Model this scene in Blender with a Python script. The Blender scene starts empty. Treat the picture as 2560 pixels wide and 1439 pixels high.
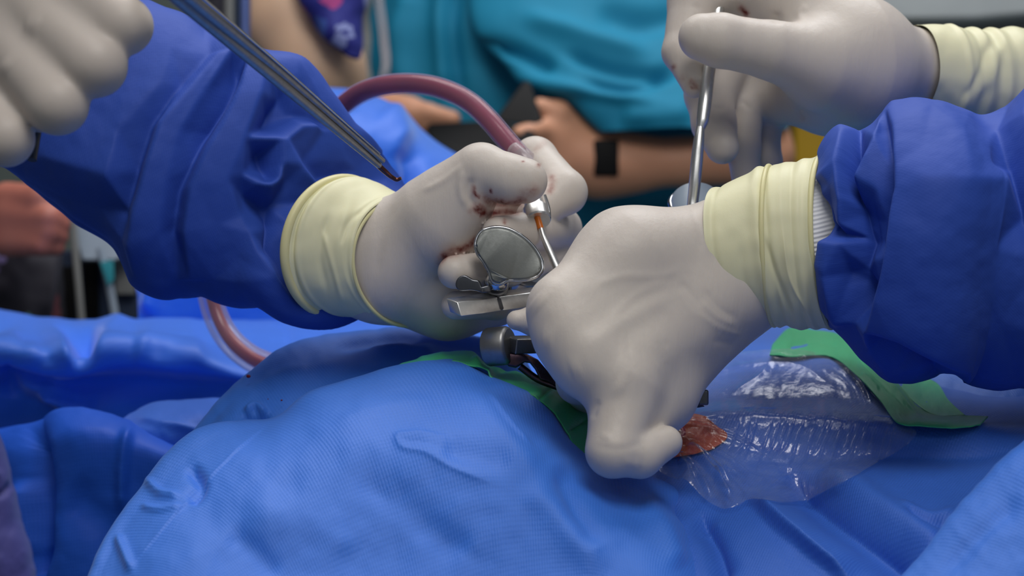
import bpy, bmesh, math, random
import numpy as np
from mathutils import Vector, Matrix

# ---------------------------------------------------------------- camera, world, lights, exposure
S = bpy.context.scene
COL = S.collection
FPX = 2560 * 60.0 / 36.0
PITCH = math.radians(12.0)
CAM = np.array([0.0, 0.0, 1.25])
XR = np.array([1.0, 0.0, 0.0])
FW = np.array([0.0, math.cos(PITCH), -math.sin(PITCH)])
UPV = np.array([0.0, math.sin(PITCH), math.cos(PITCH)])

cd = bpy.data.cameras.new('camera')
cam = bpy.data.objects.new('camera', cd)
COL.objects.link(cam)
cam.location = CAM
cam.rotation_euler = (math.pi / 2 - PITCH, 0, 0)
cd.lens = 60.0
cd.sensor_width = 36.0
cd.clip_start = 0.02
cd.dof.use_dof = True
cd.dof.focus_distance = 0.742
cd.dof.aperture_fstop = 9.5
S.camera = cam

S.view_settings.view_transform = 'Standard'
S.view_settings.look = 'None'
S.view_settings.exposure = -0.28
S.view_settings.gamma = 1.0
S.view_settings.use_curve_mapping = False

w = bpy.data.worlds.new('world')
S.world = w
w.use_nodes = True
w.node_tree.nodes['Background'].inputs[0].default_value = (0.80, 0.88, 1.0, 1)
w.node_tree.nodes['Background'].inputs[1].default_value = 0.03


def area(name, loc, target, size, power, col=(1, 1, 1), sy=None):
    l = bpy.data.lights.new(name, 'AREA')
    l.energy = power
    l.color = col
    l.size = size
    if sy:
        l.shape = 'RECTANGLE'
        l.size_y = sy
    o = bpy.data.objects.new(name, l)
    COL.objects.link(o)
    o.location = loc
    o.rotation_euler = (Vector(target) - Vector(loc)).to_track_quat('-Z', 'Y').to_euler()
    return o


area('surgical_light', (0.16, 0.22, 2.30), (0.02, 0.75, 1.05), 0.6, 10.0, (1.0, 0.97, 0.93))
area('far_drape_fill', (-0.35, 1.35, 2.25), (-0.10, 0.98, 1.0), 0.5, 6.5, (1.0, 0.98, 0.95))  # added unseen lamp, brightens the far drape and upper surfaces from behind
area('front_fill', (-0.8, -1.0, 2.85), (-0.8, -1.0, 0.0), 1.2, 4.5, (0.95, 0.97, 1.0), 0.6)  # added unseen fill lamp, lifts the front wall and camera side
area('front_fill_right', (1.2, -1.0, 2.85), (1.2, -1.0, 0.0), 1.2, 4.5, (0.95, 0.97, 1.0), 0.6)  # matching added fill lamp on the right
area('background_fill', (0.5, 2.0, 2.8), (0.3, 1.9, 0.9), 1.2, 30.0, (0.97, 0.98, 1.0), 0.9)  # added unseen fill lamp to brighten the people behind


# ---------------------------------------------------------------- helpers
def P(px, py, d):
    px = np.asarray(px, float)
    py = np.asarray(py, float)
    d = np.asarray(d, float)
    a = (px - 1280.0) / FPX * d
    b = (719.5 - py) / FPX * d
    return CAM + d[..., None] * FW + a[..., None] * XR + b[..., None] * UPV


def Pv(p):
    return P(p[0], p[1], p[2])


def to_px(v):
    r = v - CAM
    d = r @ FW
    return np.stack([1280 + (r @ XR) / d * FPX, 719.5 - (r @ UPV) / d * FPX], -1), d


def hermite(t, pts, q):
    """smooth curve through pts (k, ...) at knots t, sampled at q"""
    pts = np.asarray(pts, float)
    k = len(pts)
    if k == 2:
        f = (q - t[0]) / (t[1] - t[0])
        f = f.reshape((-1,) + (1,) * (pts.ndim - 1))
        return pts[0] * (1 - f) + pts[1] * f
    dt = np.diff(t).reshape((-1,) + (1,) * (pts.ndim - 1))
    sl = np.diff(pts, axis=0) / dt
    m = np.empty_like(pts)
    m[0], m[-1] = sl[0], sl[-1]
    m[1:-1] = (sl[:-1] * dt[1:] + sl[1:] * dt[:-1]) / (dt[1:] + dt[:-1])
    i = np.clip(np.searchsorted(t, q, 'right') - 1, 0, k - 2)
    h = (t[i + 1] - t[i])
    s = (q - t[i]) / h
    sh = (-1,) + (1,) * (pts.ndim - 1)
    s, h = s.reshape(sh), h.reshape(sh)
    return ((2 * s**3 - 3 * s**2 + 1) * pts[i] + (s**3 - 2 * s**2 + s) * h * m[i]
            + (-2 * s**3 + 3 * s**2) * pts[i + 1] + (s**3 - s**2) * h * m[i + 1])


def resample(pts, n, dims=2):
    pts = np.asarray(pts, float)
    t = np.concatenate([[0], np.cumsum(np.maximum(np.linalg.norm(np.diff(pts[:, :dims], axis=0), axis=1), 1e-6))])
    return hermite(t, pts, np.linspace(0, t[-1], n))


def tag(o, label=None, cat=None, group=None, kind=None):
    if label: o['label'] = label
    if cat: o['category'] = cat
    if group: o['group'] = group
    if kind: o['kind'] = kind
    return o


def empty(name, loc=(0, 0, 0), label=None, cat=None, group=None):
    o = bpy.data.objects.new(name, None)
    COL.objects.link(o)
    o.location = loc
    o.empty_display_size = 0.02
    return tag(o, label, cat, group)


def link(name, me, mat, parent=None):
    o = bpy.data.objects.new(name, me)
    COL.objects.link(o)
    if mat: me.materials.append(mat)
    if parent is not None:
        o.parent = parent
        o.matrix_parent_inverse = Matrix.Translation(-Vector(parent_loc(parent)))
    return o


def parent_loc(p):
    return p.location if p.parent is None else Vector((0, 0, 0))


def mesh_from(name, V, F, smooth=True, uv=None):
    me = bpy.data.meshes.new(name)
    V = np.asarray(V, np.float32)
    F = np.asarray(F, np.int32)
    nf, k = F.shape
    me.vertices.add(len(V))
    me.vertices.foreach_set('co', V.ravel())
    me.loops.add(nf * k)
    me.loops.foreach_set('vertex_index', F.ravel())
    me.polygons.add(nf)
    me.polygons.foreach_set('loop_start', np.arange(0, nf * k, k, dtype=np.int32))
    me.polygons.foreach_set('loop_total', np.full(nf, k, np.int32))
    if smooth:
        me.polygons.foreach_set('use_smooth', np.ones(nf, bool))
    if uv is not None:
        l = me.uv_layers.new(name='UVMap')
        l.data.foreach_set('uv', np.asarray(uv, np.float32)[F.ravel()].ravel())
    me.update(calc_edges=True)
    me.validate()
    return me


def bm_obj(name, bm, mat, parent=None, smooth=True):
    me = bpy.data.meshes.new(name)
    bmesh.ops.recalc_face_normals(bm, faces=bm.faces)
    bm.to_mesh(me)
    bm.free()
    if smooth:
        me.polygons.foreach_set('use_smooth', np.ones(len(me.polygons), bool))
        me.set_sharp_from_angle(angle=math.radians(38))
    return link(name, me, mat, parent)


# --- strokes: sculpted folds. (kind, polyline_px, width_px, amp_mm [, width2])
def stroke_field(q, st):
    kind, poly, wd, amp = st[:4]
    wd2 = st[4] if len(st) > 4 else wd
    poly = np.asarray(poly, float)
    if len(poly) > 2:
        poly = resample(poly, 6 * len(poly))
    best = np.full(len(q), 1e9)
    sgn = np.ones(len(q))
    tt = np.zeros(len(q))
    L = np.concatenate([[0], np.cumsum(np.linalg.norm(np.diff(poly, axis=0), axis=1))])
    for i in range(len(poly) - 1):
        a, b = poly[i], poly[i + 1]
        ab = b - a
        l2 = ab @ ab + 1e-9
        ap = q - a
        t = np.clip((ap @ ab) / l2, 0, 1)
        dd = ap - t[:, None] * ab
        ds = np.hypot(dd[:, 0], dd[:, 1])
        m = ds < best
        best[m] = ds[m]
        sgn[m] = np.sign(ab[0] * ap[m, 1] - ab[1] * ap[m, 0])
        tt[m] = (L[i] + t[m] * math.sqrt(l2)) / L[-1]
    s = best * sgn
    wl = np.where(s < 0, wd, wd2)
    taper = np.clip(np.minimum(tt, 1 - tt) / 0.22, 0, 1)
    taper = 0.12 + 0.88 * (taper * taper * (3 - 2 * taper))
    if kind == 'g':
        f = np.exp(-(s / wl) ** 2)
    elif kind == 'r':
        f = np.exp(-np.sqrt((s / wl) ** 2 + 0.02) + 0.14)
    else:  # 's' step: steep on the + side
        f = np.exp(-np.maximum(-s, 0) / wd) * np.exp(-(np.maximum(s, 0) / wd2) ** 2)
    return f * taper * amp * 0.001


def apply_strokes(q, strokes):
    h = np.zeros(len(q))
    for st in strokes:
        h += stroke_field(q, st)
    return h


def facets(q, pts, far=400):
    """crisp creased relief: heights (px, py, mm) joined by flat triangles"""
    from mathutils.geometry import delaunay_2d_cdt
    ed, fl = [], []
    for ln in pts:
        if isinstance(ln, tuple):
            fl.append(ln)
        else:
            ed += [(len(fl) + i, len(fl) + i + 1) for i in range(len(ln) - 1)]
            fl += ln
    a = np.asarray(fl, float)
    lo, hi = a[:, :2].min(0), a[:, :2].max(0)
    ring = []
    for k in range(5):
        f = k / 4
        for x, y in ((lo[0] - far + f * (hi[0] - lo[0] + 2 * far), lo[1] - far), (lo[0] - far + f * (hi[0] - lo[0] + 2 * far), hi[1] + far),
                     (lo[0] - far, lo[1] - far + f * (hi[1] - lo[1] + 2 * far)), (hi[0] + far, lo[1] - far + f * (hi[1] - lo[1] + 2 * far))):
            ring.append((x + 0.01 * len(ring), y + 0.013 * len(ring), 0.0))
    a = np.vstack([a, ring])
    res = delaunay_2d_cdt([Vector(v[:2]) for v in a], ed, [], 0, 1e-4)
    vs = np.array([v[:] for v in res[0]])
    hz = np.array([a[o[0], 2] if o else a[np.argmin(((a[:, :2] - v) ** 2).sum(1)), 2] for o, v in zip(res[3], vs)])
    h = np.zeros(len(q))
    for t in res[2]:
        A, B, C = vs[t[0]], vs[t[1]], vs[t[2]]
        m = ((q >= np.minimum(np.minimum(A, B), C) - 1e-6) & (q <= np.maximum(np.maximum(A, B), C) + 1e-6)).all(1)
        if not m.any(): continue
        qq = q[m] - A
        d = (B[0] - A[0]) * (C[1] - A[1]) - (C[0] - A[0]) * (B[1] - A[1])
        if abs(d) < 1e-9: continue
        u = (qq[:, 0] * (C[1] - A[1]) - (C[0] - A[0]) * qq[:, 1]) / d
        v = ((B[0] - A[0]) * qq[:, 1] - qq[:, 0] * (B[1] - A[1])) / d
        ok = (u >= -1e-6) & (v >= -1e-6) & (u + v <= 1 + 1e-6)
        i = np.where(m)[0][ok]
        h[i] = hz[t[0]] + u[ok] * (hz[t[1]] - hz[t[0]]) + v[ok] * (hz[t[2]] - hz[t[0]])
    return h * 0.001


def soften(h, it, wrap):
    for _ in range(it):
        if wrap:
            h = 0.5 * h + 0.25 * (np.roll(h, 1, 1) + np.roll(h, -1, 1))
        else:
            e = np.pad(h, ((0, 0), (1, 1)), mode='edge')
            h = 0.5 * h + 0.25 * (e[:, 2:] + e[:, :-2])
        e = np.pad(h, ((1, 1), (0, 0)), mode='edge')
        h = 0.5 * h + 0.25 * (e[2:] + e[:-2])
    return h


rng = np.random.RandomState(7)


def vnoise(p, seed=0):
    """smooth value noise on (n,2)"""
    r = np.random.RandomState(seed).rand(64, 64)
    i = np.floor(p).astype(int)
    f = p - i
    f = f * f * (3 - 2 * f)
    i0, i1 = i % 64, (i + 1) % 64
    a = r[i0[:, 0], i0[:, 1]] * (1 - f[:, 0]) + r[i1[:, 0], i0[:, 1]] * f[:, 0]
    b = r[i0[:, 0], i1[:, 1]] * (1 - f[:, 0]) + r[i1[:, 0], i1[:, 1]] * f[:, 0]
    return (a * (1 - f[:, 1]) + b * f[:, 1]) * 2 - 1


def grid_faces(nv, nu, wrap=False):
    i = np.arange(nv - 1)[:, None]
    j = np.arange(nu if wrap else nu - 1)[None, :]
    j1 = (j + 1) % nu
    a = i * nu + j
    b = i * nu + j1
    c = (i + 1) * nu + j1
    d = (i + 1) * nu + j
    return np.stack([np.broadcast_to(x, a.shape) for x in (a, b, c, d)], -1).reshape(-1, 4)


def grid_normals(G, wrap=False):
    if wrap:
        du = np.roll(G, -1, 1) - np.roll(G, 1, 1)
    else:
        du = np.gradient(G, axis=1)
    dv = np.gradient(G, axis=0)
    n = np.cross(du, dv)
    return n / (np.linalg.norm(n, axis=-1, keepdims=True) + 1e-12)


class Laid:
    """front surface of a sheet already placed, so that tape and film can lie on it"""
    def __init__(self, q, d, step=7):
        self.o = np.floor(q.min(0)) - step
        self.s = step
        n = ((q.max(0) - self.o) / step).astype(int) + 2
        ij = ((q - self.o) / step).astype(int)
        A, Cn = np.zeros(tuple(n)), np.zeros(tuple(n))
        np.add.at(A, (ij[:, 0], ij[:, 1]), d)
        np.add.at(Cn, (ij[:, 0], ij[:, 1]), 1)
        A = np.where(Cn > 0, A / np.maximum(Cn, 1), 1e9)
        for _ in range(40):
            bad = A > 1e8
            if not bad.any(): break
            E = np.pad(A, 1, constant_values=1e9)
            m = np.minimum(np.minimum(E[2:, 1:-1], E[:-2, 1:-1]), np.minimum(E[1:-1, 2:], E[1:-1, :-2]))
            A[bad] = m[bad]
        A[A > 1e8] = d.max()
        self.A = soften(A, 2, False)

    def at(self, q):
        f = np.clip((q - self.o) / self.s - 0.5, 0, np.array(self.A.shape) - 1.001)
        i = f.astype(int)
        t = f - i
        A = self.A
        return ((A[i[:, 0], i[:, 1]] * (1 - t[:, 0]) + A[i[:, 0] + 1, i[:, 1]] * t[:, 0]) * (1 - t[:, 1])
                + (A[i[:, 0], i[:, 1] + 1] * (1 - t[:, 0]) + A[i[:, 0] + 1, i[:, 1] + 1] * t[:, 0]) * t[:, 1])


LAID = {}


def patch(name, rows, mat, parent=None, nu=260, nv=160, strokes=(), noise=(0, 100), thick=0.0006, seed=1, fac=None, soft=3, over=None, keep=None, ext=0.0):
    """sheet of cloth lofted through rows of (px, py, depth) placed in the room"""
    R = np.stack([resample(r, nu) for r in rows])
    if ext:
        R = np.concatenate([R, (R[-1] + (R[-1] - R[-2]) * ext)[None]])
    dl = np.linalg.norm(np.diff(R[:, :, :2], axis=0), axis=2).mean(1) + np.abs(np.diff(R[:, :, 2], axis=0)).mean(1) * 2000
    t = np.concatenate([[0], np.cumsum(np.maximum(dl, 1e-3))])
    G = hermite(t, R, np.linspace(0, t[-1], nv))
    if over:
        dd = LAID[over[0]].at(G[..., :2].reshape(-1, 2)).reshape(G.shape[:2]) - over[1]
        G[..., 2] = soften(dd, over[2], False) if len(over) > 2 else dd
    W = P(G[..., 0], G[..., 1], G[..., 2])
    N = grid_normals(W)
    flip = np.sign(((CAM - W) * N).sum(-1).mean())
    N = N * flip
    q = G[..., :2].reshape(-1, 2)
    h = apply_strokes(q, strokes)
    if noise[0]:
        h = h + noise[0] * 0.001 * (vnoise(q / noise[1], seed) + 0.5 * vnoise(q / noise[1] * 2.1, seed + 1) + 0.25 * vnoise(q / noise[1] * 4.3, seed + 2))
    if fac: h = h + soften(facets(q, fac).reshape(W.shape[:2]), soft, False).ravel()
    V = W + N * h.reshape(W.shape[:2])[..., None]
    if keep:
        qq, dq = to_px(V.reshape(-1, 3))
        LAID[keep] = Laid(qq, dq)
    du = np.linalg.norm(np.diff(V, axis=1), axis=2).mean(0)
    dv = np.linalg.norm(np.diff(V, axis=0), axis=2).mean(1)
    uu = np.concatenate([[0], np.cumsum(du)])
    vv = np.concatenate([[0], np.cumsum(dv)])
    uv = np.stack(np.meshgrid(uu, vv), -1).reshape(-1, 2)
    F = grid_faces(nv, nu)
    if flip < 0: F = F[:, ::-1]
    me = mesh_from(name, V.reshape(-1, 3), F, True, uv)
    o = link(name, me, mat, parent)
    if thick:
        so = o.modifiers.new('thickness', 'SOLIDIFY')
        so.thickness = thick
        so.offset = -1
    return o


def tube(name, T, B, mat, parent=None, thick=0.8, bow=None, nu=220, nt=120, strokes=(), rings=(), noise=(0, 100), seed=3, caps=True, knit=0, fac=None, soft=3):
    """sleeve/limb through an upper and lower outline (px, py, depth); elliptical in section"""
    T = resample(T, nu)
    B = resample(B, nu)
    A = P(T[:, 0], T[:, 1], T[:, 2])
    C = P(B[:, 0], B[:, 1], B[:, 2])
    ctr = (A + C) / 2
    half = (A - C) / 2
    hl = np.linalg.norm(half, axis=1)
    th = np.linspace(0, 2 * np.pi, nt, endpoint=False)
    c, s = np.cos(th), np.sin(th)
    V = ctr[:, None] + half[:, None] * c[None, :, None] - FW * (s[None, :, None] * (hl * thick)[:, None, None])
    if bow is not None:
        bw = np.asarray(bow, float)
        tb = np.linspace(0, 1, len(bw))
        bx = np.interp(np.linspace(0, 1, nu), tb, bw[:, 0])
        by = np.interp(np.linspace(0, 1, nu), tb, bw[:, 1])
        dm = (T[:, 2] + B[:, 2]) / 2 / FPX
        V = V + (bx * dm)[:, None, None] * s[None, :, None] * XR - (by * dm)[:, None, None] * s[None, :, None] * UPV
    N = grid_normals(V, True)
    if ((V - ctr[:, None]) * N).sum() < 0: N = -N
    q, _ = to_px(V.reshape(-1, 3))
    face = np.clip(((CAM - V) * N).sum(-1) / np.linalg.norm(CAM - V, axis=-1), -1, 1).reshape(-1)
    wt = np.clip((face + 0.25) / 0.35, 0, 1)
    h = apply_strokes(q, strokes) * wt
    if fac: h += soften(facets(q, fac).reshape(nu, nt), soft, True).ravel() * wt
    u = np.repeat(np.linspace(0, 1, nu), nt)
    for (u0, wd, amp) in rings:
        h += amp * 0.001 * np.exp(-((u - u0) / wd) ** 2)
    if noise[0]:
        back = np.where(face < 0, 37.3, 0.0)[:, None]
        h += noise[0] * 0.001 * (vnoise(q / noise[1] + back, seed) + 0.5 * vnoise(q / noise[1] * 2.1 + back, seed + 1))
    if knit:
        h += 0.00018 * np.cos(np.tile(th, nu) * knit)
    V = V + N * h.reshape(nu, nt)[..., None]
    L = np.concatenate([[0], np.cumsum(np.linalg.norm(np.diff(ctr, axis=0), axis=1))])
    uv = np.stack([np.repeat(L, nt), np.tile(th, nu) * hl.mean()], -1)
    F = grid_faces(nu, nt, True)
    V2 = V.reshape(-1, 3)
    e1 = V[1, 0] - V[0, 0]
    me = mesh_from(name, V2, F, True, uv)
    bm = bmesh.new()
    bm.from_mesh(me)
    if caps:
        bmesh.ops.holes_fill(bm, edges=[e for e in bm.edges if e.is_boundary], sides=0)
    bmesh.ops.recalc_face_normals(bm, faces=bm.faces)
    bm.to_mesh(me)
    bm.free()
    return link(name, me, mat, parent)


def sweep_mesh(path, radii, nseg=20, n=60, closed=False, squash=None):
    """round bar along 3D path with radii; returns V, F"""
    path = np.asarray(path, float)
    radii = np.asarray(radii, float)
    if not closed:
        a = resample(np.hstack([path, radii[:, None]]), n, 3)
    else:
        pp = np.vstack([path, path[:1]])
        rr = np.append(radii, radii[0])
        a = resample(np.hstack([pp, rr[:, None]]), n + 1, 3)[:-1]
    p, r = a[:, :3], a[:, 3]
    tg = np.roll(p, -1, 0) - np.roll(p, 1, 0) if closed else np.gradient(p, axis=0)
    tg /= np.linalg.norm(tg, axis=1, keepdims=True)
    ref = np.array([0.13, 0.2, 0.97])
    if abs(tg[0] @ ref) > 0.95: ref = np.array([1.0, 0, 0])
    nrm = ref - tg[0] * (ref @ tg[0])
    nrm /= np.linalg.norm(nrm)
    V = []
    th = np.linspace(0, 2 * np.pi, nseg, endpoint=False)
    for i in range(len(p)):
        nrm = nrm - tg[i] * (nrm @ tg[i])
        nrm /= np.linalg.norm(nrm)
        bn = np.cross(tg[i], nrm)
        V.append(p[i] + r[i] * (np.cos(th)[:, None] * nrm + np.sin(th)[:, None] * bn))
    V = np.concatenate(V)
    F = grid_faces(len(p), nseg, True)
    if closed:
        j = np.arange(nseg)
        k = (len(p) - 1) * nseg
        F = np.vstack([F, np.stack([k + j, k + (j + 1) % nseg, (j + 1) % nseg, j], -1)])
    return V, F


def sweep(name, path, radii, mat, parent=None, nseg=20, n=60, closed=False):
    V, F = sweep_mesh(path, radii, nseg, n, closed)
    me = mesh_from(name, V, F)
    bm = bmesh.new()
    bm.from_mesh(me)
    if not closed:
        bmesh.ops.holes_fill(bm, edges=[e for e in bm.edges if e.is_boundary], sides=0)
    bmesh.ops.recalc_face_normals(bm, faces=bm.faces)
    bm.to_mesh(me)
    bm.free()
    me.set_sharp_from_angle(angle=math.radians(50))
    return link(name, me, mat, parent)


def psweep(name, pts, mat, parent=None, **k):
    """pts (px, py, depth, r_px)"""
    a = np.asarray(pts, float)
    return sweep(name, P(a[:, 0], a[:, 1], a[:, 2]), a[:, 3] * a[:, 2] / FPX, mat, parent, **k)


def lathe(name, p0, p1, prof, mat, parent=None, nseg=40):
    """profile [(t along p0->p1, radius_m)]"""
    p0, p1 = np.asarray(p0, float), np.asarray(p1, float)
    ax = p1 - p0
    e = ax / np.linalg.norm(ax)
    a = np.cross(e, [0.3, 0.8, 0.5])
    a /= np.linalg.norm(a)
    b = np.cross(e, a)
    th = np.linspace(0, 2 * np.pi, nseg, endpoint=False)
    V = np.concatenate([p0 + ax * t + r * (np.cos(th)[:, None] * a + np.sin(th)[:, None] * b) for t, r in prof])
    me = mesh_from(name, V, grid_faces(len(prof), nseg, True))
    bm = bmesh.new()
    bm.from_mesh(me)
    bmesh.ops.holes_fill(bm, edges=[x for x in bm.edges if x.is_boundary], sides=0)
    bmesh.ops.recalc_face_normals(bm, faces=bm.faces)
    bm.to_mesh(me)
    bm.free()
    me.set_sharp_from_angle(angle=math.radians(32))
    return link(name, me, mat, parent)


def obox(name, ctr, e1, e2, half, mat, parent=None, bevel=0.0006, seg=3):
    """box with axes e1 (length), e2 (up-ish)"""
    e1 = np.asarray(e1, float) / np.linalg.norm(e1)
    e2 = np.asarray(e2, float)
    e2 = e2 - e1 * (e2 @ e1)
    e2 /= np.linalg.norm(e2)
    e3 = np.cross(e1, e2)
    M = Matrix(((e1[0] * half[0], e2[0] * half[1], e3[0] * half[2], ctr[0]),
                (e1[1] * half[0], e2[1] * half[1], e3[1] * half[2], ctr[1]),
                (e1[2] * half[0], e2[2] * half[1], e3[2] * half[2], ctr[2]), (0, 0, 0, 1)))
    bm = bmesh.new()
    bmesh.ops.create_cube(bm, size=2.0, matrix=M)
    if bevel:
        bmesh.ops.bevel(bm, geom=bm.edges[:], offset=bevel, segments=seg, profile=0.5, affect='EDGES')
    return bm_obj(name, bm, mat, parent)


def plate(name, poly, nrm_toward, thick, mat, parent=None, bevel=0.0008, smooth_n=0, seg=4):
    """solid plate from a px outline [(px,py,depth)], extruded away from the viewer side"""
    a = np.asarray(poly, float)
    if smooth_n:
        c = np.vstack([a, a[:1]])
        a = resample(c, smooth_n + 1)[:-1]
    W = P(a[:, 0], a[:, 1], a[:, 2])
    n = np.asarray(nrm_toward, float)
    n /= np.linalg.norm(n)
    bm = bmesh.new()
    f0 = [bm.verts.new(v) for v in W]
    f1 = [bm.verts.new(v + n * thick) for v in W]
    k = len(W)
    bm.faces.new(f0)
    bm.faces.new(f1[::-1])
    for i in range(k):
        bm.faces.new((f0[i], f0[(i + 1) % k], f1[(i + 1) % k], f1[i]))
    bmesh.ops.recalc_face_normals(bm, faces=bm.faces)
    if bevel:
        ed = [e for e in bm.edges if len(e.link_faces) == 2 and any(len(f.verts) > 4 for f in e.link_faces)] if k > 4 else bm.edges[:]
        bmesh.ops.bevel(bm, geom=ed, offset=bevel, segments=seg, profile=0.5, affect='EDGES')
    bmesh.ops.triangulate(bm, faces=[f for f in bm.faces if len(f.verts) > 4])
    return bm_obj(name, bm, mat, parent)


# --- signed-distance modelling for hands and arms
def smin(a, b, k):
    if k <= 0: return np.minimum(a, b)
    h = np.maximum(k - np.abs(a - b), 0) / k
    return np.minimum(a, b) - h * h * k * 0.25


def cone(p, a, b, ra, rb):
    ab = b - a
    l2 = ab @ ab + 1e-12
    pa = p - a
    t = np.clip((pa @ ab) / l2, 0, 1)
    d = pa - t[:, None] * ab
    return np.sqrt((d * d).sum(1)) - (ra + (rb - ra) * t)


def conv(pt):
    return P(pt[0], pt[1], pt[2]), pt[3] * pt[2] / FPX


def hand_sdf(palm, fingers, kp=0.014, kf=0.007, kt=0.0012, kj=0.003):
    palm = [(conv(a), conv(b)) for a, b in palm]
    fingers = [[conv(p) for p in f] for f in fingers]

    def fn(p):
        d = None
        for (a, ra), (b, rb) in palm:
            x = cone(p, a, b, ra, rb)
            d = x if d is None else smin(d, x, kp)
        full = []
        for f in fingers:
            segs = [cone(p, f[i][0], f[i + 1][0], f[i][1], f[i + 1][1]) for i in range(len(f) - 1)]
            d = smin(d, segs[0], kf)
            x = segs[0]
            for y in segs[1:]:
                x = smin(x, y, kj)
            full.append(x)
        for x in full:
            d = smin(d, x, kt)
        return d
    pts = [v for s in palm for v in s] + [v for f in fingers for v in f]
    c = np.array([v[0] for v in pts])
    r = np.array([v[1] for v in pts])[:, None]
    pad = 0.006 + kp * 0.6
    return fn, (c - r).min(0) - pad, (c + r).max(0) + pad


def mesh_sdf(fn, lo, hi, h):
    Bk = 8
    nb = np.maximum(np.ceil((hi - lo) / (h * Bk)).astype(int), 1)
    n = nb * Bk + 1
    bi = np.stack(np.meshgrid(*[np.arange(k) for k in nb], indexing='ij'), -1).reshape(-1, 3)
    dc = fn(lo + (bi * Bk + Bk / 2) * h)
    act = np.abs(dc) < 0.87 * Bk * h * 1.15 + 0.002
    G = np.ones(tuple(n), np.float32)
    ins = bi[(~act) & (dc < 0)]
    for b in ins:
        x, y, z = b * Bk
        G[x:x + Bk + 1, y:y + Bk + 1, z:z + Bk + 1] = -1
    ab = bi[act]
    loc = np.stack(np.meshgrid(*[np.arange(Bk + 1)] * 3, indexing='ij'), -1).reshape(-1, 3)
    for c0 in range(0, len(ab), 600):
        idx = (ab[c0:c0 + 600, None] * Bk + loc[None]).reshape(-1, 3)
        G[idx[:, 0], idx[:, 1], idx[:, 2]] = fn(lo + idx * h)
    sg = G < 0
    c = sg[:-1, :-1, :-1].astype(np.int8)
    tot = np.zeros_like(c)
    for dx in (0, 1):
        for dy in (0, 1):
            for dz in (0, 1):
                tot += sg[dx:n[0] - 1 + dx, dy:n[1] - 1 + dy, dz:n[2] - 1 + dz]
    cells = np.argwhere((tot > 0) & (tot < 8))
    idm = np.full(tot.shape, -1, np.int32)
    idm[cells[:, 0], cells[:, 1], cells[:, 2]] = np.arange(len(cells))
    V = lo + (cells + 0.5) * h
    F = []
    for ax in range(3):
        o = [0, 0, 0]
        o[ax] = 1
        s0 = sg[:n[0] - o[0], :n[1] - o[1], :n[2] - o[2]]
        s1 = sg[o[0]:, o[1]:, o[2]:]
        e = np.argwhere(s0 != s1)
        b, cax = [(1, 2), (2, 0), (0, 1)][ax]
        e = e[(e[:, b] > 0) & (e[:, cax] > 0) & (e[:, b] < n[b] - 1) & (e[:, cax] < n[cax] - 1)]
        inside = s0[e[:, 0], e[:, 1], e[:, 2]]
        q = []
        for db, dd in ((-1, -1), (0, -1), (0, 0), (-1, 0)):
            k = e.copy()
            k[:, b] += db
            k[:, cax] += dd
            q.append(idm[k[:, 0], k[:, 1], k[:, 2]])
        q = np.stack(q, -1)
        q = np.where(inside[:, None], q, q[:, ::-1])
        F.append(q)
    F = np.concatenate(F)
    F = F[(F >= 0).all(1)]
    ed = np.concatenate([F[:, [0, 1]], F[:, [1, 2]], F[:, [2, 3]], F[:, [3, 0]]])
    cnt = np.zeros(len(V))
    np.add.at(cnt, ed[:, 0], 1)

    def grad(p):
        e = h * 0.4
        return np.stack([(fn(p + np.eye(3)[i] * e) - fn(p - np.eye(3)[i] * e)) / (2 * e) for i in range(3)], -1)
    for it in range(3):
        g = grad(V)
        g /= np.linalg.norm(g, axis=1, keepdims=True) + 1e-9
        V = V - g * np.clip(fn(V), -h, h)[:, None]
        if it < 2:
            acc = np.zeros_like(V)
            np.add.at(acc, ed[:, 0], V[ed[:, 1]])
            sm = acc / np.maximum(cnt, 1)[:, None]
            V = np.where(cnt[:, None] > 0, V * 0.45 + sm * 0.55, V)
    g = grad(V)
    g /= np.linalg.norm(g, axis=1, keepdims=True) + 1e-9
    return V, F, g


def hand(name, palm, fingers, mat, parent, h=0.0012, strokes=(), stains=(), noise=(0, 60), seed=5, **k):
    fn, lo, hi = hand_sdf(palm, fingers, **k)
    V, F, N = mesh_sdf(fn, lo, hi, h)
    q, _ = to_px(V)
    vd = CAM - V
    face = ((vd / np.linalg.norm(vd, axis=1, keepdims=True)) * N).sum(1)
    wt = np.clip((face + 0.1) / 0.3, 0, 1)
    hh = apply_strokes(q, strokes) * wt
    if noise[0]:
        hh += noise[0] * 0.001 * vnoise(q / noise[1], seed)
    V2 = V + N * hh[:, None]
    me = mesh_from(name, V2, F)
    if stains is not None:
        s = np.zeros(len(V))
        for poly, wd, amt in stains:
            f = stroke_field(q, ('g', poly, wd, 1000.0))
            mod = 0.95 + 0.35 * vnoise(q / (wd * 1.6 + 2), 11) + 0.25 * vnoise(q / 6.0, 12)
            s = np.maximum(s, np.clip(f * amt * np.clip(mod, 0, 2), 0, 1) * (face > -0.5))
        at = me.color_attributes.new('stain', 'FLOAT_COLOR', 'POINT')
        at.data.foreach_set('color', np.stack([s, s, s, np.ones_like(s)], -1).astype(np.float32).ravel())
    return link(name, me, mat, parent)


# ---------------------------------------------------------------- materials
def lin(c):
    return tuple(((x / 255) / 12.92 if x / 255 <= 0.04045 else ((x / 255 + 0.055) / 1.055) ** 2.4) for x in c) + (1,)


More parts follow.
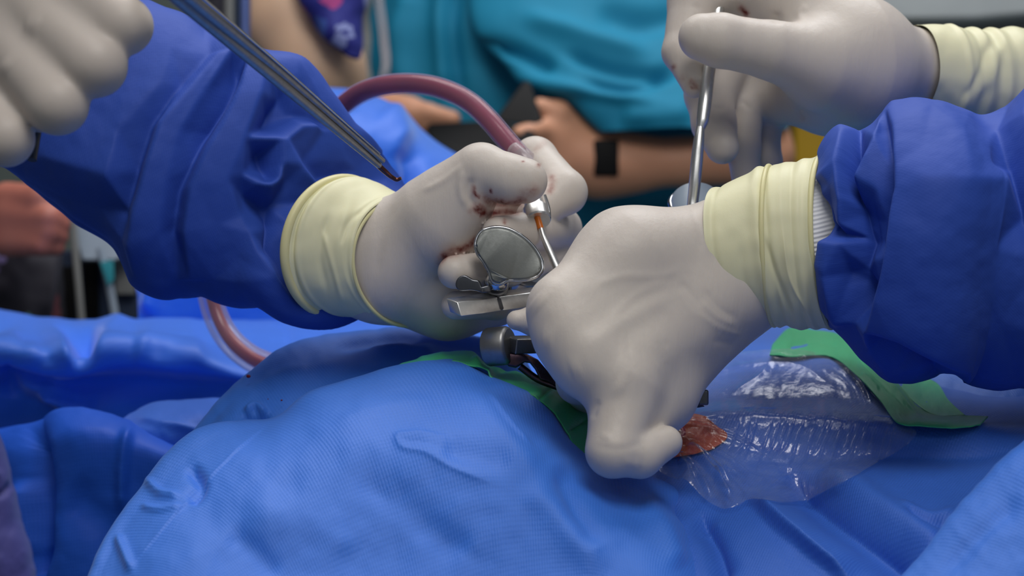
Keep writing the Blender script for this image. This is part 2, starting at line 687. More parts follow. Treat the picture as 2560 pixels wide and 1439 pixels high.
class NT:
    def __init__(self, name):
        self.m = bpy.data.materials.new(name)
        self.m.use_nodes = True
        self.t = self.m.node_tree
        self.b = self.t.nodes['Principled BSDF']

    def n(self, typ, **kw):
        x = self.t.nodes.new(typ)
        for k, v in kw.items(): setattr(x, k, v)
        return x

    def l(self, a, b):
        self.t.links.new(a, b)

    def math(self, op, a, b=0.0):
        x = self.n('ShaderNodeMath', operation=op)
        for i, v in enumerate((a, b)):
            if isinstance(v, (int, float)): x.inputs[i].default_value = v
            else: self.l(v, x.inputs[i])
        return x.outputs[0]

    def noise(self, scale, detail=3, rough=0.5, vec=None):
        x = self.n('ShaderNodeTexNoise')
        x.inputs['Scale'].default_value = scale
        x.inputs['Detail'].default_value = detail
        x.inputs['Roughness'].default_value = rough
        if vec is not None: self.l(vec, x.inputs['Vector'])
        return x.outputs['Fac']

    def mix(self, fac, a, b):
        x = self.n('ShaderNodeMix', data_type='RGBA')
        for s, v in ((0, fac), (6, a), (7, b)):
            if isinstance(v, (int, float, tuple)): x.inputs[s].default_value = v
            else: self.l(v, x.inputs[s])
        return x.outputs[2]

    def bump(self, hgt, strength=0.3, dist=0.001, prev=None):
        x = self.n('ShaderNodeBump')
        x.inputs['Strength'].default_value = strength
        x.inputs['Distance'].default_value = dist
        self.l(hgt, x.inputs['Height'])
        if prev is not None: self.l(prev, x.inputs['Normal'])
        return x.outputs[0]

    def set(self, **kw):
        for k, v in kw.items():
            s = self.b.inputs[k.replace('_', ' ')]
            if isinstance(v, (int, float, tuple)): s.default_value = v
            else: self.l(v, s)
        return self

    def obj(self):
        return self.n('ShaderNodeTexCoord').outputs['Object']


def ramp(nt, fac, stops):
    x = nt.n('ShaderNodeValToRGB')
    nt.l(fac, x.inputs[0])
    e = x.color_ramp.elements
    while len(e) < len(stops): e.new(0.5)
    for i, (p, c) in enumerate(stops):
        e[i].position = p
        e[i].color = c if len(c) == 4 else lin(c)
    return x.outputs[0]


def fabric(name, rgb, period=0.0012, ang=0.0, rough=0.62, ribs=0.35, vary=0.12, sheen=0.08, spec=0.35, dots=True):
    nt = NT(name)
    uv = nt.n('ShaderNodeUVMap').outputs[0]
    mp = nt.n('ShaderNodeMapping')
    mp.inputs['Rotation'].default_value = (0, 0, ang)
    nt.l(uv, mp.inputs[0])
    sx = nt.n('ShaderNodeSeparateXYZ')
    nt.l(mp.outputs[0], sx.inputs[0])
    wob = nt.math('MULTIPLY', nt.noise(900, 2, vec=mp.outputs[0]), 2.4)
    a = nt.math('SINE', nt.math('ADD', nt.math('MULTIPLY', sx.outputs[0], 2 * math.pi / period), wob))
    b = nt.math('SINE', nt.math('ADD', nt.math('MULTIPLY', sx.outputs[1], 2 * math.pi / (period * 1.35)), wob))
    brk = nt.noise(650, 2, 0.6, mp.outputs[0])
    rib = nt.math('MULTIPLY', nt.math('ADD', nt.math('MULTIPLY', a, 0.8), nt.math('MULTIPLY', b, 0.5 if dots else 0.12)), brk)
    fib = nt.noise(3500, 2, vec=mp.outputs[0])
    big = nt.noise(35, 4, 0.55, vec=mp.outputs[0])
    c0 = lin(rgb)
    hi = tuple(min(1, x * (1 + vary) + 0.012) for x in c0[:3]) + (1,)
    lo = tuple(x * (1 - vary) for x in c0[:3]) + (1,)
    f = nt.math('ADD', nt.math('MULTIPLY', rib, 0.22), nt.math('ADD', nt.math('MULTIPLY', fib, 0.5), nt.math('MULTIPLY', big, 0.5)))
    nt.set(Base_Color=nt.mix(f, lo, hi), Roughness=rough)
    hgt = nt.math('ADD', nt.math('MULTIPLY', rib, 0.6), nt.math('MULTIPLY', fib, 0.8))
    nb = nt.bump(hgt, ribs, 0.00035)
    nb = nt.bump(big, 0.25, 0.004, nb)
    nt.l(nb, nt.b.inputs['Normal'])
    nt.b.inputs['Specular IOR Level'].default_value = spec
    nt.b.inputs['Sheen Weight'].default_value = sheen
    nt.b.inputs['Sheen Roughness'].default_value = 0.5
    nt.b.inputs['Sheen Tint'].default_value = (0.6, 0.75, 1, 1)
    return nt.m


def latex(name, rgb, rgb2, rough=0.48, stain=True, wr=0.36):
    nt = NT(name)
    ob = nt.obj()
    blot = nt.noise(28, 3, 0.5, ob)
    base = nt.mix(blot, lin(rgb), lin(rgb2))
    if stain:
        at = nt.n('ShaderNodeVertexColor', layer_name='stain')
        sep = nt.n('ShaderNodeSeparateColor')
        nt.l(at.outputs[0], sep.inputs[0])
        s = sep.outputs[0]
        fine = nt.math('MULTIPLY', s, nt.math('ADD', 0.55, nt.math('MULTIPLY', nt.noise(600, 3, 0.6, ob), 0.9)))
        sc = ramp(nt, s, [(0.0, (176, 112, 84)), (0.45, (140, 56, 40)), (1.0, (100, 28, 24))])
        fc = nt.n('ShaderNodeClamp')
        nt.l(fine, fc.inputs[0])
        base = nt.mix(fc.outputs[0], base, sc)
    nt.set(Base_Color=base, Roughness=rough)
    nt.b.inputs['Specular IOR Level'].default_value = 0.35
    nt.b.inputs['Subsurface Weight'].default_value = 0.12
    nt.b.inputs['Subsurface Radius'].default_value = (0.004, 0.0025, 0.0015)
    nt.b.inputs['Subsurface Scale'].default_value = 1.0
    mp = nt.n('ShaderNodeMapping')
    mp.inputs['Scale'].default_value = (260, 260, 60)
    mp.inputs['Rotation'].default_value = (0, 0.3, 0)
    nt.l(ob, mp.inputs[0])
    w1 = nt.noise(1.0, 4, 0.6, mp.outputs[0])
    fine = nt.noise(2200, 2, 0.5, ob)
    nb = nt.bump(w1, wr, 0.0007)
    nb = nt.bump(fine, 0.10, 0.0002, nb)
    nt.l(nb, nt.b.inputs['Normal'])
    return nt.m


def metal(name, rgb, rough=0.25, brush=0.15, stain=None):
    nt = NT(name)
    ob = nt.obj()
    n1 = nt.noise(450, 3, 0.6, ob)
    col = nt.mix(n1, lin(rgb), lin(tuple(int(x * 0.86) for x in rgb)))
    nt.set(Base_Color=col, Metallic=1.0)
    r = nt.n('ShaderNodeMapRange')
    nt.l(n1, r.inputs[0])
    r.inputs[3].default_value = rough * 0.8
    r.inputs[4].default_value = rough * 1.25
    nt.l(r.outputs[0], nt.b.inputs['Roughness'])
    nt.l(nt.bump(nt.noise(1800, 2, 0.5, ob), brush, 0.00012), nt.b.inputs['Normal'])
    return nt.m


def plain(name, rgb, rough=0.6, rgb2=None, scale=12, spec=0.4, bump=0.1, metallic=0.0, sss=0.0):
    nt = NT(name)
    ob = nt.obj()
    f = nt.noise(scale, 4, 0.55, ob)
    nt.set(Base_Color=nt.mix(f, lin(rgb), lin(rgb2 or tuple(int(x * 0.88) for x in rgb))), Roughness=rough, Metallic=metallic)
    nt.b.inputs['Specular IOR Level'].default_value = spec
    if sss:
        nt.b.inputs['Subsurface Weight'].default_value = sss
        nt.b.inputs['Subsurface Radius'].default_value = (0.01, 0.004, 0.002)
        nt.b.inputs['Subsurface Scale'].default_value = 1.0
    nt.l(nt.bump(nt.noise(scale * 25, 2, 0.5, ob), bump, 0.0006), nt.b.inputs['Normal'])
    return nt.m


def print_fabric(name, base, cols, scale=22):
    nt = NT(name)
    ob0 = nt.obj()
    nz = nt.n('ShaderNodeTexNoise')
    nz.inputs['Scale'].default_value = 60
    nz.inputs['Detail'].default_value = 4
    nt.l(ob0, nz.inputs['Vector'])
    vm = nt.n('ShaderNodeVectorMath', operation='MULTIPLY_ADD')
    nt.l(nz.outputs['Color'], vm.inputs[0])
    vm.inputs[1].default_value = (0.03, 0.03, 0.03)
    nt.l(ob0, vm.inputs[2])
    ob = vm.outputs[0]
    v = nt.n('ShaderNodeTexVoronoi', feature='F1')
    v.inputs['Scale'].default_value = scale
    nt.l(ob, v.inputs['Vector'])
    sep = nt.n('ShaderNodeSeparateColor')
    nt.l(v.outputs['Color'], sep.inputs[0])
    stops = [(i / len(cols), c) for i, c in enumerate(cols)]
    pc = ramp(nt, sep.outputs[0], stops)
    pc.node.color_ramp.interpolation = 'CONSTANT'
    m = nt.math('MULTIPLY', nt.math('LESS_THAN', v.outputs['Distance'], 0.42), nt.math('GREATER_THAN', sep.outputs[1], 0.35))
    nt.set(Base_Color=nt.mix(m, lin(base), pc), Roughness=0.75)
    return nt.m


M = {}
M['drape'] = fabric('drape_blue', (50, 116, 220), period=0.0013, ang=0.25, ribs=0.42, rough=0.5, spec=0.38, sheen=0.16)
M['drape_far'] = fabric('drape_far_blue', (34, 112, 236), period=0.0014, ang=0.1, ribs=0.2, rough=0.5, spec=0.35, sheen=0.5)
M['drape_pleat_shade'] = fabric('pleat_shade_blue', (26, 92, 214), period=0.0014, ang=0.1, ribs=0.2, rough=0.55, spec=0.25, sheen=0.0)  # darker copy of the far drape blue, pleat shade put into the colour
M['drape_dark'] = fabric('drape_mid_blue', (48, 112, 212), period=0.0012, ang=0.6, ribs=0.3)
M['drape_right'] = fabric('drape_right_blue', (50, 104, 204), period=0.0013, ang=-0.35, ribs=0.5, rough=0.5)
M['cloth_purple'] = fabric('cloth_indigo', (66, 66, 138), period=0.0016, ang=0.2, ribs=0.3)
M['gown'] = fabric('gown_blue', (40, 76, 174), period=0.0010, ang=0.78, ribs=0.07, rough=0.62, vary=0.08, sheen=0.03, spec=0.25)
M['green'] = fabric('green_tape', (52, 172, 112), period=0.0009, ang=0.78, ribs=0.3, rough=0.42, spec=0.5)
M['glove'] = latex('glove_latex', (212, 204, 194), (200, 190, 184))
M['glove_far'] = latex('glove_latex_soft', (206, 196, 186), (196, 186, 180), wr=0.1)
M['cuff'] = latex('cuff_latex', (232, 228, 190), (224, 222, 186), rough=0.5, stain=False, wr=0.12)
M['cuff_rim'] = latex('cuff_rim_latex', (226, 219, 168), (220, 214, 164), rough=0.42, stain=False, wr=0.1)
M['knit'] = plain('white_knit', (244, 246, 250), 0.85, (236, 238, 246), 300)
M['steel'] = metal('brushed_steel', (158, 158, 158), 0.42)
M['steel_polished'] = metal('polished_steel', (206, 207, 210), 0.14, 0.06)
M['steel_matte'] = metal('satin_steel', (178, 178, 176), 0.5)
M['steel_bright'] = metal('bright_steel', (240, 240, 238), 0.33)
M['steel_shaft'] = metal('shaft_steel', (196, 192, 184), 0.46)
M['steel_wing'] = metal('wing_steel', (132, 135, 133), 0.48)
M['steel_dark'] = metal('dark_steel', (110, 112, 118), 0.3)
M['steel_bronze'] = metal('tarnished_steel', (92, 74, 84), 0.28)
M['skin'] = plain('skin_tan', (224, 168, 136), 0.5, (212, 150, 118), 25, sss=0.1)
M['skin_pale'] = plain('skin_pale', (232, 196, 164), 0.5, (222, 182, 150), 25, sss=0.1)
M['skin_pink'] = plain('skin_pink', (190, 122, 104), 0.5, (170, 98, 84), 30, sss=0.1)
M['teal'] = plain('teal_scrub', (14, 138, 176), 0.75, (12, 124, 160), 8)
M['teal_green'] = plain('teal_green_scrub', (20, 122, 140), 0.75, (18, 110, 128), 8)
M['black'] = plain('black_case', (9, 9, 11), 0.6, (6, 6, 8), 20, spec=0.2)
M['watch'] = plain('black_rubber', (22, 24, 32), 0.5, (14, 15, 20), 20)
M['navy_print'] = print_fabric('navy_print', (34, 40, 132), [(190, 195, 220), (206, 196, 140), (170, 60, 130), (140, 150, 205), (60, 90, 170)], 38)
M['dark_print'] = print_fabric('dark_print', (22, 20, 36), [(120, 70, 60), (96, 84, 130), (150, 90, 50), (80, 130, 130), (90, 40, 50)], 26)
M['grey_paint'] = plain('grey_paint', (150, 152, 150), 0.5)
M['white_paint'] = plain('white_paint', (214, 222, 224), 0.4)
M['pole_reflection'] = plain('blue_reflection_pole', (120, 140, 205), 0.3, metallic=0.6)  # blue reflection on the post put into its colour
M['equip_dark'] = plain('dark_plastic', (44, 60, 88), 0.5)
M['equip_grey'] = plain('grey_blue_panel', (170, 186, 204), 0.4)
M['teal_label'] = plain('teal_label', (60, 170, 186), 0.4)
M['yellow'] = plain('yellow_plastic', (206, 164, 20), 0.5, (190, 148, 16))
M['wall'] = plain('wall_paint', (126, 136, 130), 0.8)
M['wall_light'] = plain('wall_paint_light', (226, 228, 230), 0.8)
M['floor'] = plain('floor_vinyl', (96, 112, 120), 0.5)


def clear(name, tint, fac, rough=0.12, bump=0.3, bscale=220, stretch=None):
    nt = NT(name)
    nt.set(Base_Color=lin(tint), Roughness=rough)
    nt.b.inputs['Specular IOR Level'].default_value = 0.9
    tr = nt.n('ShaderNodeBsdfTransparent')
    mx = nt.n('ShaderNodeMixShader')
    lw = nt.n('ShaderNodeLayerWeight')
    lw.inputs['Blend'].default_value = 0.35
    ob = nt.obj()
    n1 = nt.noise(bscale, 4, 0.6, ob)
    f = nt.math('ADD', fac, nt.math('MULTIPLY', lw.outputs['Fresnel'], 0.30))
    nt.l(f, mx.inputs[0])
    nt.l(tr.outputs[0], mx.inputs[1])
    nt.l(nt.b.outputs[0], mx.inputs[2])
    nt.l(mx.outputs[0], nt.t.nodes['Material Output'].inputs[0])
    nb = nt.bump(n1, bump, 0.0012)
    nt.l(nb, nt.b.inputs['Normal'])
    nt.l(nb, lw.inputs['Normal'])
    return nt.m


def film_material(name):
    nt = NT(name)
    t = nt.t
    ob = nt.obj()
    tr = nt.n('ShaderNodeBsdfTransparent')
    df = nt.n('ShaderNodeBsdfDiffuse')
    df.inputs[0].default_value = lin((225, 232, 245))
    gl = nt.n('ShaderNodeBsdfGlossy')
    gl.inputs['Roughness'].default_value = 0.15
    fr = nt.n('ShaderNodeFresnel')
    fr.inputs[0].default_value = 1.42
    n1 = nt.noise(140, 5, 0.62, ob)
    nb = nt.bump(n1, 0.55, 0.0012)
    for x in (gl, fr): nt.l(nb, x.inputs['Normal'])
    m1 = nt.n('ShaderNodeMixShader')
    nt.l(nt.math('MULTIPLY', n1, 0.13), m1.inputs[0])
    nt.l(tr.outputs[0], m1.inputs[1])
    nt.l(df.outputs[0], m1.inputs[2])
    m2 = nt.n('ShaderNodeMixShader')
    nt.l(nt.math('ADD', 0.075, nt.math('MULTIPLY', fr.outputs[0], 0.35)), m2.inputs[0])
    nt.l(m1.outputs[0], m2.inputs[1])
    nt.l(gl.outputs[0], m2.inputs[2])
    nt.l(m2.outputs[0], t.nodes['Material Output'].inputs[0])
    t.nodes.remove(nt.b)
    return nt.m


M['film'] = film_material('clear_film')
M['pvc'] = clear('clear_pvc', (230, 215, 235), 0.10, 0.1, 0.05)
M['pvc_empty'] = clear('clear_pvc_white', (236, 228, 232), 0.24, 0.15, 0.05)
M['blood'] = plain('blood_fluid', (146, 32, 70), 0.3, (118, 24, 60), 60)
M['blood_red'] = plain('blood_red', (196, 40, 62), 0.3, (180, 30, 52), 60)
M['blood_dry'] = plain('dried_blood', (120, 24, 36), 0.4)
M['iodine'] = plain('iodine_skin', (222, 96, 28), 0.3, (176, 60, 24), 90, bump=0.3)
M['amber'] = plain('amber_ring', (214, 112, 30), 0.3)
M['steel_stained'] = metal('stained_steel', (128, 84, 76), 0.3)

# ---------------------------------------------------------------- the setting
def quad_box(name, lo, hi, mat, parent=None, kind=None):
    bm = bmesh.new()
    c = [(a + b) / 2 for a, b in zip(lo, hi)]
    h = [(b - a) for a, b in zip(lo, hi)]
    bmesh.ops.create_cube(bm, size=1.0, matrix=Matrix.Translation(c) @ Matrix.Diagonal((*h, 1)))
    o = bm_obj(name, bm, mat, parent)
    if kind: o['kind'] = kind
    return o


quad_box('floor', (-3, -1.5, -0.1), (3, 3.6, 0.0), M['floor'], kind='structure')
quad_box('wall_back', (-3, 3.5, 0.0), (3, 3.6, 2.9), M['wall'], kind='structure')

quad_box('wall_front', (-3, -1.6, 0.0), (3, -1.5, 2.9), M['wall_light'], kind='structure')
quad_box('wall_left', (-3.1, -1.6, 0.0), (-3, 3.6, 2.9), M['wall_light'], kind='structure')
quad_box('wall_right', (3, -1.6, 0.0), (3.1, 3.6, 2.9), M['wall_light'], kind='structure')
quad_box('ceiling', (-3.1, -1.6, 2.9), (3.1, 3.6, 3.0), M['wall_light'], kind='structure')

# ---------------------------------------------------------------- drapes
D = {}
far = patch('table_drape', [
    [(-650, 772, 1.27), (300, 806, 1.27), (700, 806, 1.27), (1400, 806, 1.27)],
    [(-650, 755, 1.16), (0, 772, 1.16), (60, 785, 1.16), (110, 800, 1.16), (170, 804, 1.16), (240, 790, 1.15), (290, 797, 1.15), (400, 801, 1.15), (700, 800, 1.15), (1000, 800, 1.15), (1400, 800, 1.15)],
    [(-650, 850, 1.05), (100, 855, 1.05), (300, 850, 1.06), (500, 855, 1.06), (800, 850, 1.06), (1400, 850, 1.06)],
    [(-650, 900, .975), (0, 905, .975), (170, 911, .975), (350, 893, .985), (480, 915, .985), (600, 945, .985), (1400, 960, .985)],
    [(-650, 935, .985), (0, 940, .985), (170, 945, .985), (350, 940, .99), (480, 955, .99), (600, 968, .99), (1400, 980, .99)],
    [(-650, 1040, .995), (0, 1040, .995), (200, 1035, .995), (400, 1030, .995), (600, 1025, .99), (1400, 1030, .99)],
    [(-650, 1180, .985), (0, 1180, .985), (200, 1180, .985), (400, 1180, .985), (600, 1180, .98), (1400, 1180, .98)],
], M['drape_far'], nu=300, nv=220, thick=0.0006, soft=4, fac=[
    [(135, 815, 2), (160, 860, 8), (185, 902, 10)], [(238, 803, -4), (222, 850, -20), (205, 900, -18)], [(292, 797, 4), (258, 850, 8), (228, 900, 8)],
    [(60, 800, 0), (90, 850, 2), (120, 900, 0)], [(330, 800, 0), (360, 850, 3), (400, 890, 0)], [(0, 905, 6), (90, 910, 8), (185, 912, 10), (300, 900, 8), (350, 892, 8), (480, 914, 4), (600, 945, 0)],
    [(0, 945, -4), (170, 955, -3), (350, 945, -4), (500, 965, -4)], [(95, 962, 6), (165, 985, 8), (205, 1030, 4)], [(60, 1000, -8), (120, 1020, -10), (160, 1050, -8)], (20, 930, -10), (-60, 860, 0), (700, 850, 0), (500, 850, 0)], strokes=[
    ('g', [(330, 850), (430, 870), (520, 850)], 60, 4),
    ('r', [(690, 800), (722, 830), (720, 870)], 7, -1.6),
    ('g', [(60, 850), (-60, 880)], 20, 5),
    ('g', [(100, 960), (160, 1000), (230, 1040)], 40, 9),
    ('g', [(0, 905), (20, 940), (0, 1000)], 25, -8),
], noise=(0.8, 130))
tag(far, 'light blue sterile drape over the table at left, behind the hanging pleats', 'drape')

mid = patch('table_drape', [
    [(250, 1120, .97), (380, 1060, .97), (560, 1010, .97), (700, 1010, .97)],
    [(280, 1068, .92), (330, 1030, .92), (380, 1006, .92), (450, 999, .92), (560, 995, .92), (700, 990, .92)],
    [(300, 1090, .89), (380, 1060, .885), (450, 1050, .885), (560, 1040, .885), (700, 1040, .885)],
    [(300, 1200, .875), (450, 1160, .875), (560, 1150, .875), (700, 1140, .875)],
], M['drape_far'], nu=120, nv=100, noise=(0.8, 80), strokes=[('g', [(330, 1040), (430, 1060), (520, 1080)], 10, 1.2)])
tag(mid, 'pale blue drape fold lying between the hanging pleats and the blood-spotted drape', 'drape')

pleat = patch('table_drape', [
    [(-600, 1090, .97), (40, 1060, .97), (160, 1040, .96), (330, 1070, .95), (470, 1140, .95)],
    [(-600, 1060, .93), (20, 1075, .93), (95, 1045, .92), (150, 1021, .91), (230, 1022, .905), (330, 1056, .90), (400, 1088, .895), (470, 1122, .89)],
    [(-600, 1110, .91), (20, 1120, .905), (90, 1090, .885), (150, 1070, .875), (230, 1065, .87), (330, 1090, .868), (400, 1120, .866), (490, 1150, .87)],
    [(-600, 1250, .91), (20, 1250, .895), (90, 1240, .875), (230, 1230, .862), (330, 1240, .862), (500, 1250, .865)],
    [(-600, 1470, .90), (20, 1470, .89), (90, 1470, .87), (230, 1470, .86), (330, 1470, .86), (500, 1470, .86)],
], M['drape_pleat_shade'], ext=.6, nu=340, nv=180, noise=(1.0, 110), strokes=[
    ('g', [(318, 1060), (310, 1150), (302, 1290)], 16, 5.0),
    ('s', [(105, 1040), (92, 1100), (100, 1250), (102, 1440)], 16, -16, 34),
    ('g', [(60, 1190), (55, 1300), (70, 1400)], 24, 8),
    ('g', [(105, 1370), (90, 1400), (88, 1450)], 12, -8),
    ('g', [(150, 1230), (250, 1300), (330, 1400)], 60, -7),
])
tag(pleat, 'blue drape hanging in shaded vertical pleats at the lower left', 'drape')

spot = patch('surgical_drape', [
    [(440, 1160, .83), (500, 1100, .84), (580, 1010, .85), (660, 930, .86), (740, 880, .87), (830, 850, .88), (930, 836, .885), (1050, 830, .89), (1150, 840, .89), (1300, 870, .89)],
    [(425, 1128, .80), (480, 1074, .81), (560, 985, .82), (640, 910, .83), (720, 863, .84), (820, 836, .85), (920, 822, .855), (1040, 818, .86), (1140, 830, .86), (1300, 862, .86)],
    [(420, 1150, .785), (490, 1095, .795), (580, 1010, .805), (670, 945, .815), (750, 905, .822), (850, 880, .83), (940, 866, .835), (1050, 860, .84), (1150, 870, .84), (1320, 910, .835)],
    [(330, 1330, .75), (430, 1200, .765), (560, 1110, .78), (680, 1050, .79), (800, 1000, .80), (900, 965, .805), (1000, 945, .81), (1120, 925, .815), (1220, 945, .81), (1380, 1010, .80)],
    [(300, 1480, .73), (430, 1380, .74), (560, 1260, .76), (680, 1180, .775), (800, 1120, .79), (900, 1080, .795), (1000, 1060, .80), (1120, 1050, .805), (1220, 1060, .80), (1380, 1100, .79)],
], M['drape_dark'], nu=260, nv=180, noise=(0.7, 90), strokes=[
    ('g', [(610, 1035), (640, 1015), (668, 1040)], 9, 3.5),
    ('g', [(600, 1040), (640, 1046), (680, 1040)], 8, -3),
    ('g', [(820, 870), (950, 850), (1080, 850)], 18, -3),
    ('g', [(900, 880), (1000, 870), (1100, 880)], 16, 2.5),
    ('g', [(560, 1000), (700, 940), (900, 900)], 14, 1.0),
])
tag(spot, 'shadowed blue drape with a few blood spots, sloping up behind the green tape', 'drape')
for (x, y, r, d) in [(621, 940, 5.5, .8125), (704, 1000, 2.6, .7945), (670, 997, 1.5, .7945)]:
    c = P(x, y, d - .002)
    bm = bmesh.new()
    bmesh.ops.create_icosphere(bm, subdivisions=3, radius=r * d / FPX, matrix=Matrix.Translation(c) @ Matrix.Diagonal((1, .55, .8, 1)))
    bm_obj('blood_spot', bm, M['blood_dry'], spot)

front = patch('surgical_drape', [
    [(225, 1500, .70), (290, 1340, .73), (385, 1205, .75), (460, 1120, .77), (540, 1075, .78), (640, 1045, .785), (700, 1040, .785), (800, 985, .79), (890, 955, .795), (990, 925, .80), (1090, 915, .80), (1160, 915, .80), (1220, 945, .795), (1290, 985, .79), (1360, 1020, .785), (1410, 1070, .78), (1450, 1130, .77), (1560, 1190, .77), (1720, 1240, .77), (1800, 1330, .76), (1850, 1480, .74)],
    [(205, 1470, .665), (270, 1322, .69), (360, 1198, .715), (440, 1108, .735), (520, 1062, .748), (606, 1046, .755), (676, 1042, .757), (776, 977, .76), (873, 952, .765), (976, 920, .77), (1080, 905, .772), (1150, 902, .772), (1200, 925, .768), (1260, 955, .762), (1330, 985, .757), (1380, 1025, .75), (1425, 1090, .742), (1480, 1145, .738), (1580, 1170, .74), (1700, 1225, .745), (1770, 1320, .73), (1830, 1470, .71)],
    [(230, 1480, .655), (300, 1345, .68), (400, 1225, .70), (480, 1145, .718), (560, 1095, .73), (640, 1075, .737), (720, 1045, .74), (800, 1005, .742), (890, 985, .745), (980, 962, .748), (1080, 950, .75), (1150, 950, .75), (1200, 970, .747), (1260, 1000, .742), (1320, 1030, .737), (1370, 1070, .73), (1420, 1125, .724), (1480, 1180, .72), (1580, 1220, .72), (1690, 1270, .72), (1750, 1350, .71), (1800, 1480, .69)],
    [(300, 1490, .645), (420, 1370, .66), (520, 1270, .68), (620, 1200, .69), (700, 1160, .697), (780, 1130, .70), (860, 1105, .702), (960, 1090, .704), (1060, 1085, .704), (1160, 1090, .703), (1260, 1110, .70), (1340, 1150, .697), (1410, 1200, .692), (1480, 1260, .687), (1560, 1320, .683), (1640, 1380, .675), (1740, 1490, .665)],
    [(380, 1520, .63), (520, 1480, .64), (650, 1460, .65), (780, 1450, .655), (920, 1450, .66), (1060, 1450, .66), (1200, 1450, .66), (1330, 1460, .657), (1450, 1470, .654), (1560, 1490, .65), (1700, 1530, .645)],
], M['drape'], ext=1.0, nu=420, nv=340, noise=(0.9, 150), seed=21, strokes=[
    ('s', [(318, 1425), (462, 1260), (606, 1112), (676, 1044)], 14, 0.7, 1.5),
    ('g', [(470, 1160), (500, 1210), (470, 1260)], 16, -3.5),
    ('g', [(360, 1190), (400, 1230), (455, 1240)], 10, 2.2),
    ('g', [(345, 1260), (400, 1275), (460, 1262)], 9, 1.6),
    ('g', [(290, 1330), (310, 1380), (330, 1430)], 12, 2.4),
    ('s', [(1250, 1215), (1130, 1170), (1060, 1132), (995, 1108), (990, 1090), (1030, 1080), (1150, 1095)], 8, 1.3, 26),
    ('g', [(1100, 1105), (1180, 1130), (1290, 1150)], 36, -2.2),
    ('g', [(1170, 960), (1230, 1040), (1290, 1110), (1350, 1200)], 30, 2.0),
    ('s', [(1215, 975), (1280, 1060), (1330, 1120)], 30, 1.2, 7),
    ('g', [(820, 1070), (930, 1030), (1100, 1000)], 24, 1.2),
    ('g', [(1400, 1150), (1430, 1250), (1500, 1380)], 30, -3),
    ('g', [(1300, 1200), (1400, 1300), (1520, 1440)], 40, 3),
    ('g', [(1600, 1240), (1660, 1320), (1700, 1430)], 30, 3),
    ('g', [(1680, 1230), (1750, 1320), (1790, 1420)], 22, -4),
    ('g', [(860, 1150), (1000, 1260), (1180, 1400)], 45, -2.5),
    ('g', [(600, 1290), (760, 1300), (900, 1400)], 60, 2.2),
    ('g', [(560, 1330), (640, 1380), (700, 1440)], 30, -2),
])
tag(front, 'bright blue ribbed drape over the mound in front, edged with green tape', 'drape')


def strip(name, up, lo, mat, parent, **k):
    return patch(name, [up, [((a[0] + b[0]) / 2, (a[1] + b[1]) / 2, (a[2] + b[2]) / 2 - .002) for a, b in zip(up, lo)], lo], mat, parent, **k)


strip('green_tape',
      [(960, 924, .774), (1020, 903, .790), (1090, 884, .80), (1140, 877, .802), (1185, 880, .80), (1210, 905, .795), (1270, 920, .79), (1330, 935, .785), (1390, 962, .78), (1430, 995, .775), (1475, 1030, .77), (1520, 1080, .76)],
      [(962, 927, .768), (1025, 913, .768), (1085, 907, .769), (1140, 902, .769), (1185, 918, .767), (1240, 950, .762), (1290, 972, .758), (1345, 995, .752), (1390, 1035, .746), (1418, 1080, .74), (1445, 1122, .736), (1500, 1150, .734)],
      M['green'], front, nu=220, nv=30, noise=(0.35, 40), strokes=[
          ('r', [(1345, 1000), (1375, 970), (1395, 962)], 4, -1.6), ('r', [(1425, 1075), (1470, 1045)], 4, -1.6),
          ('g', [(1240, 930), (1290, 915), (1330, 940)], 8, -1.5), ('g', [(1180, 890), (1200, 920), (1230, 940)], 9, 2.5),
          ('g', [(1040, 900), (1120, 885)], 8, 1)])

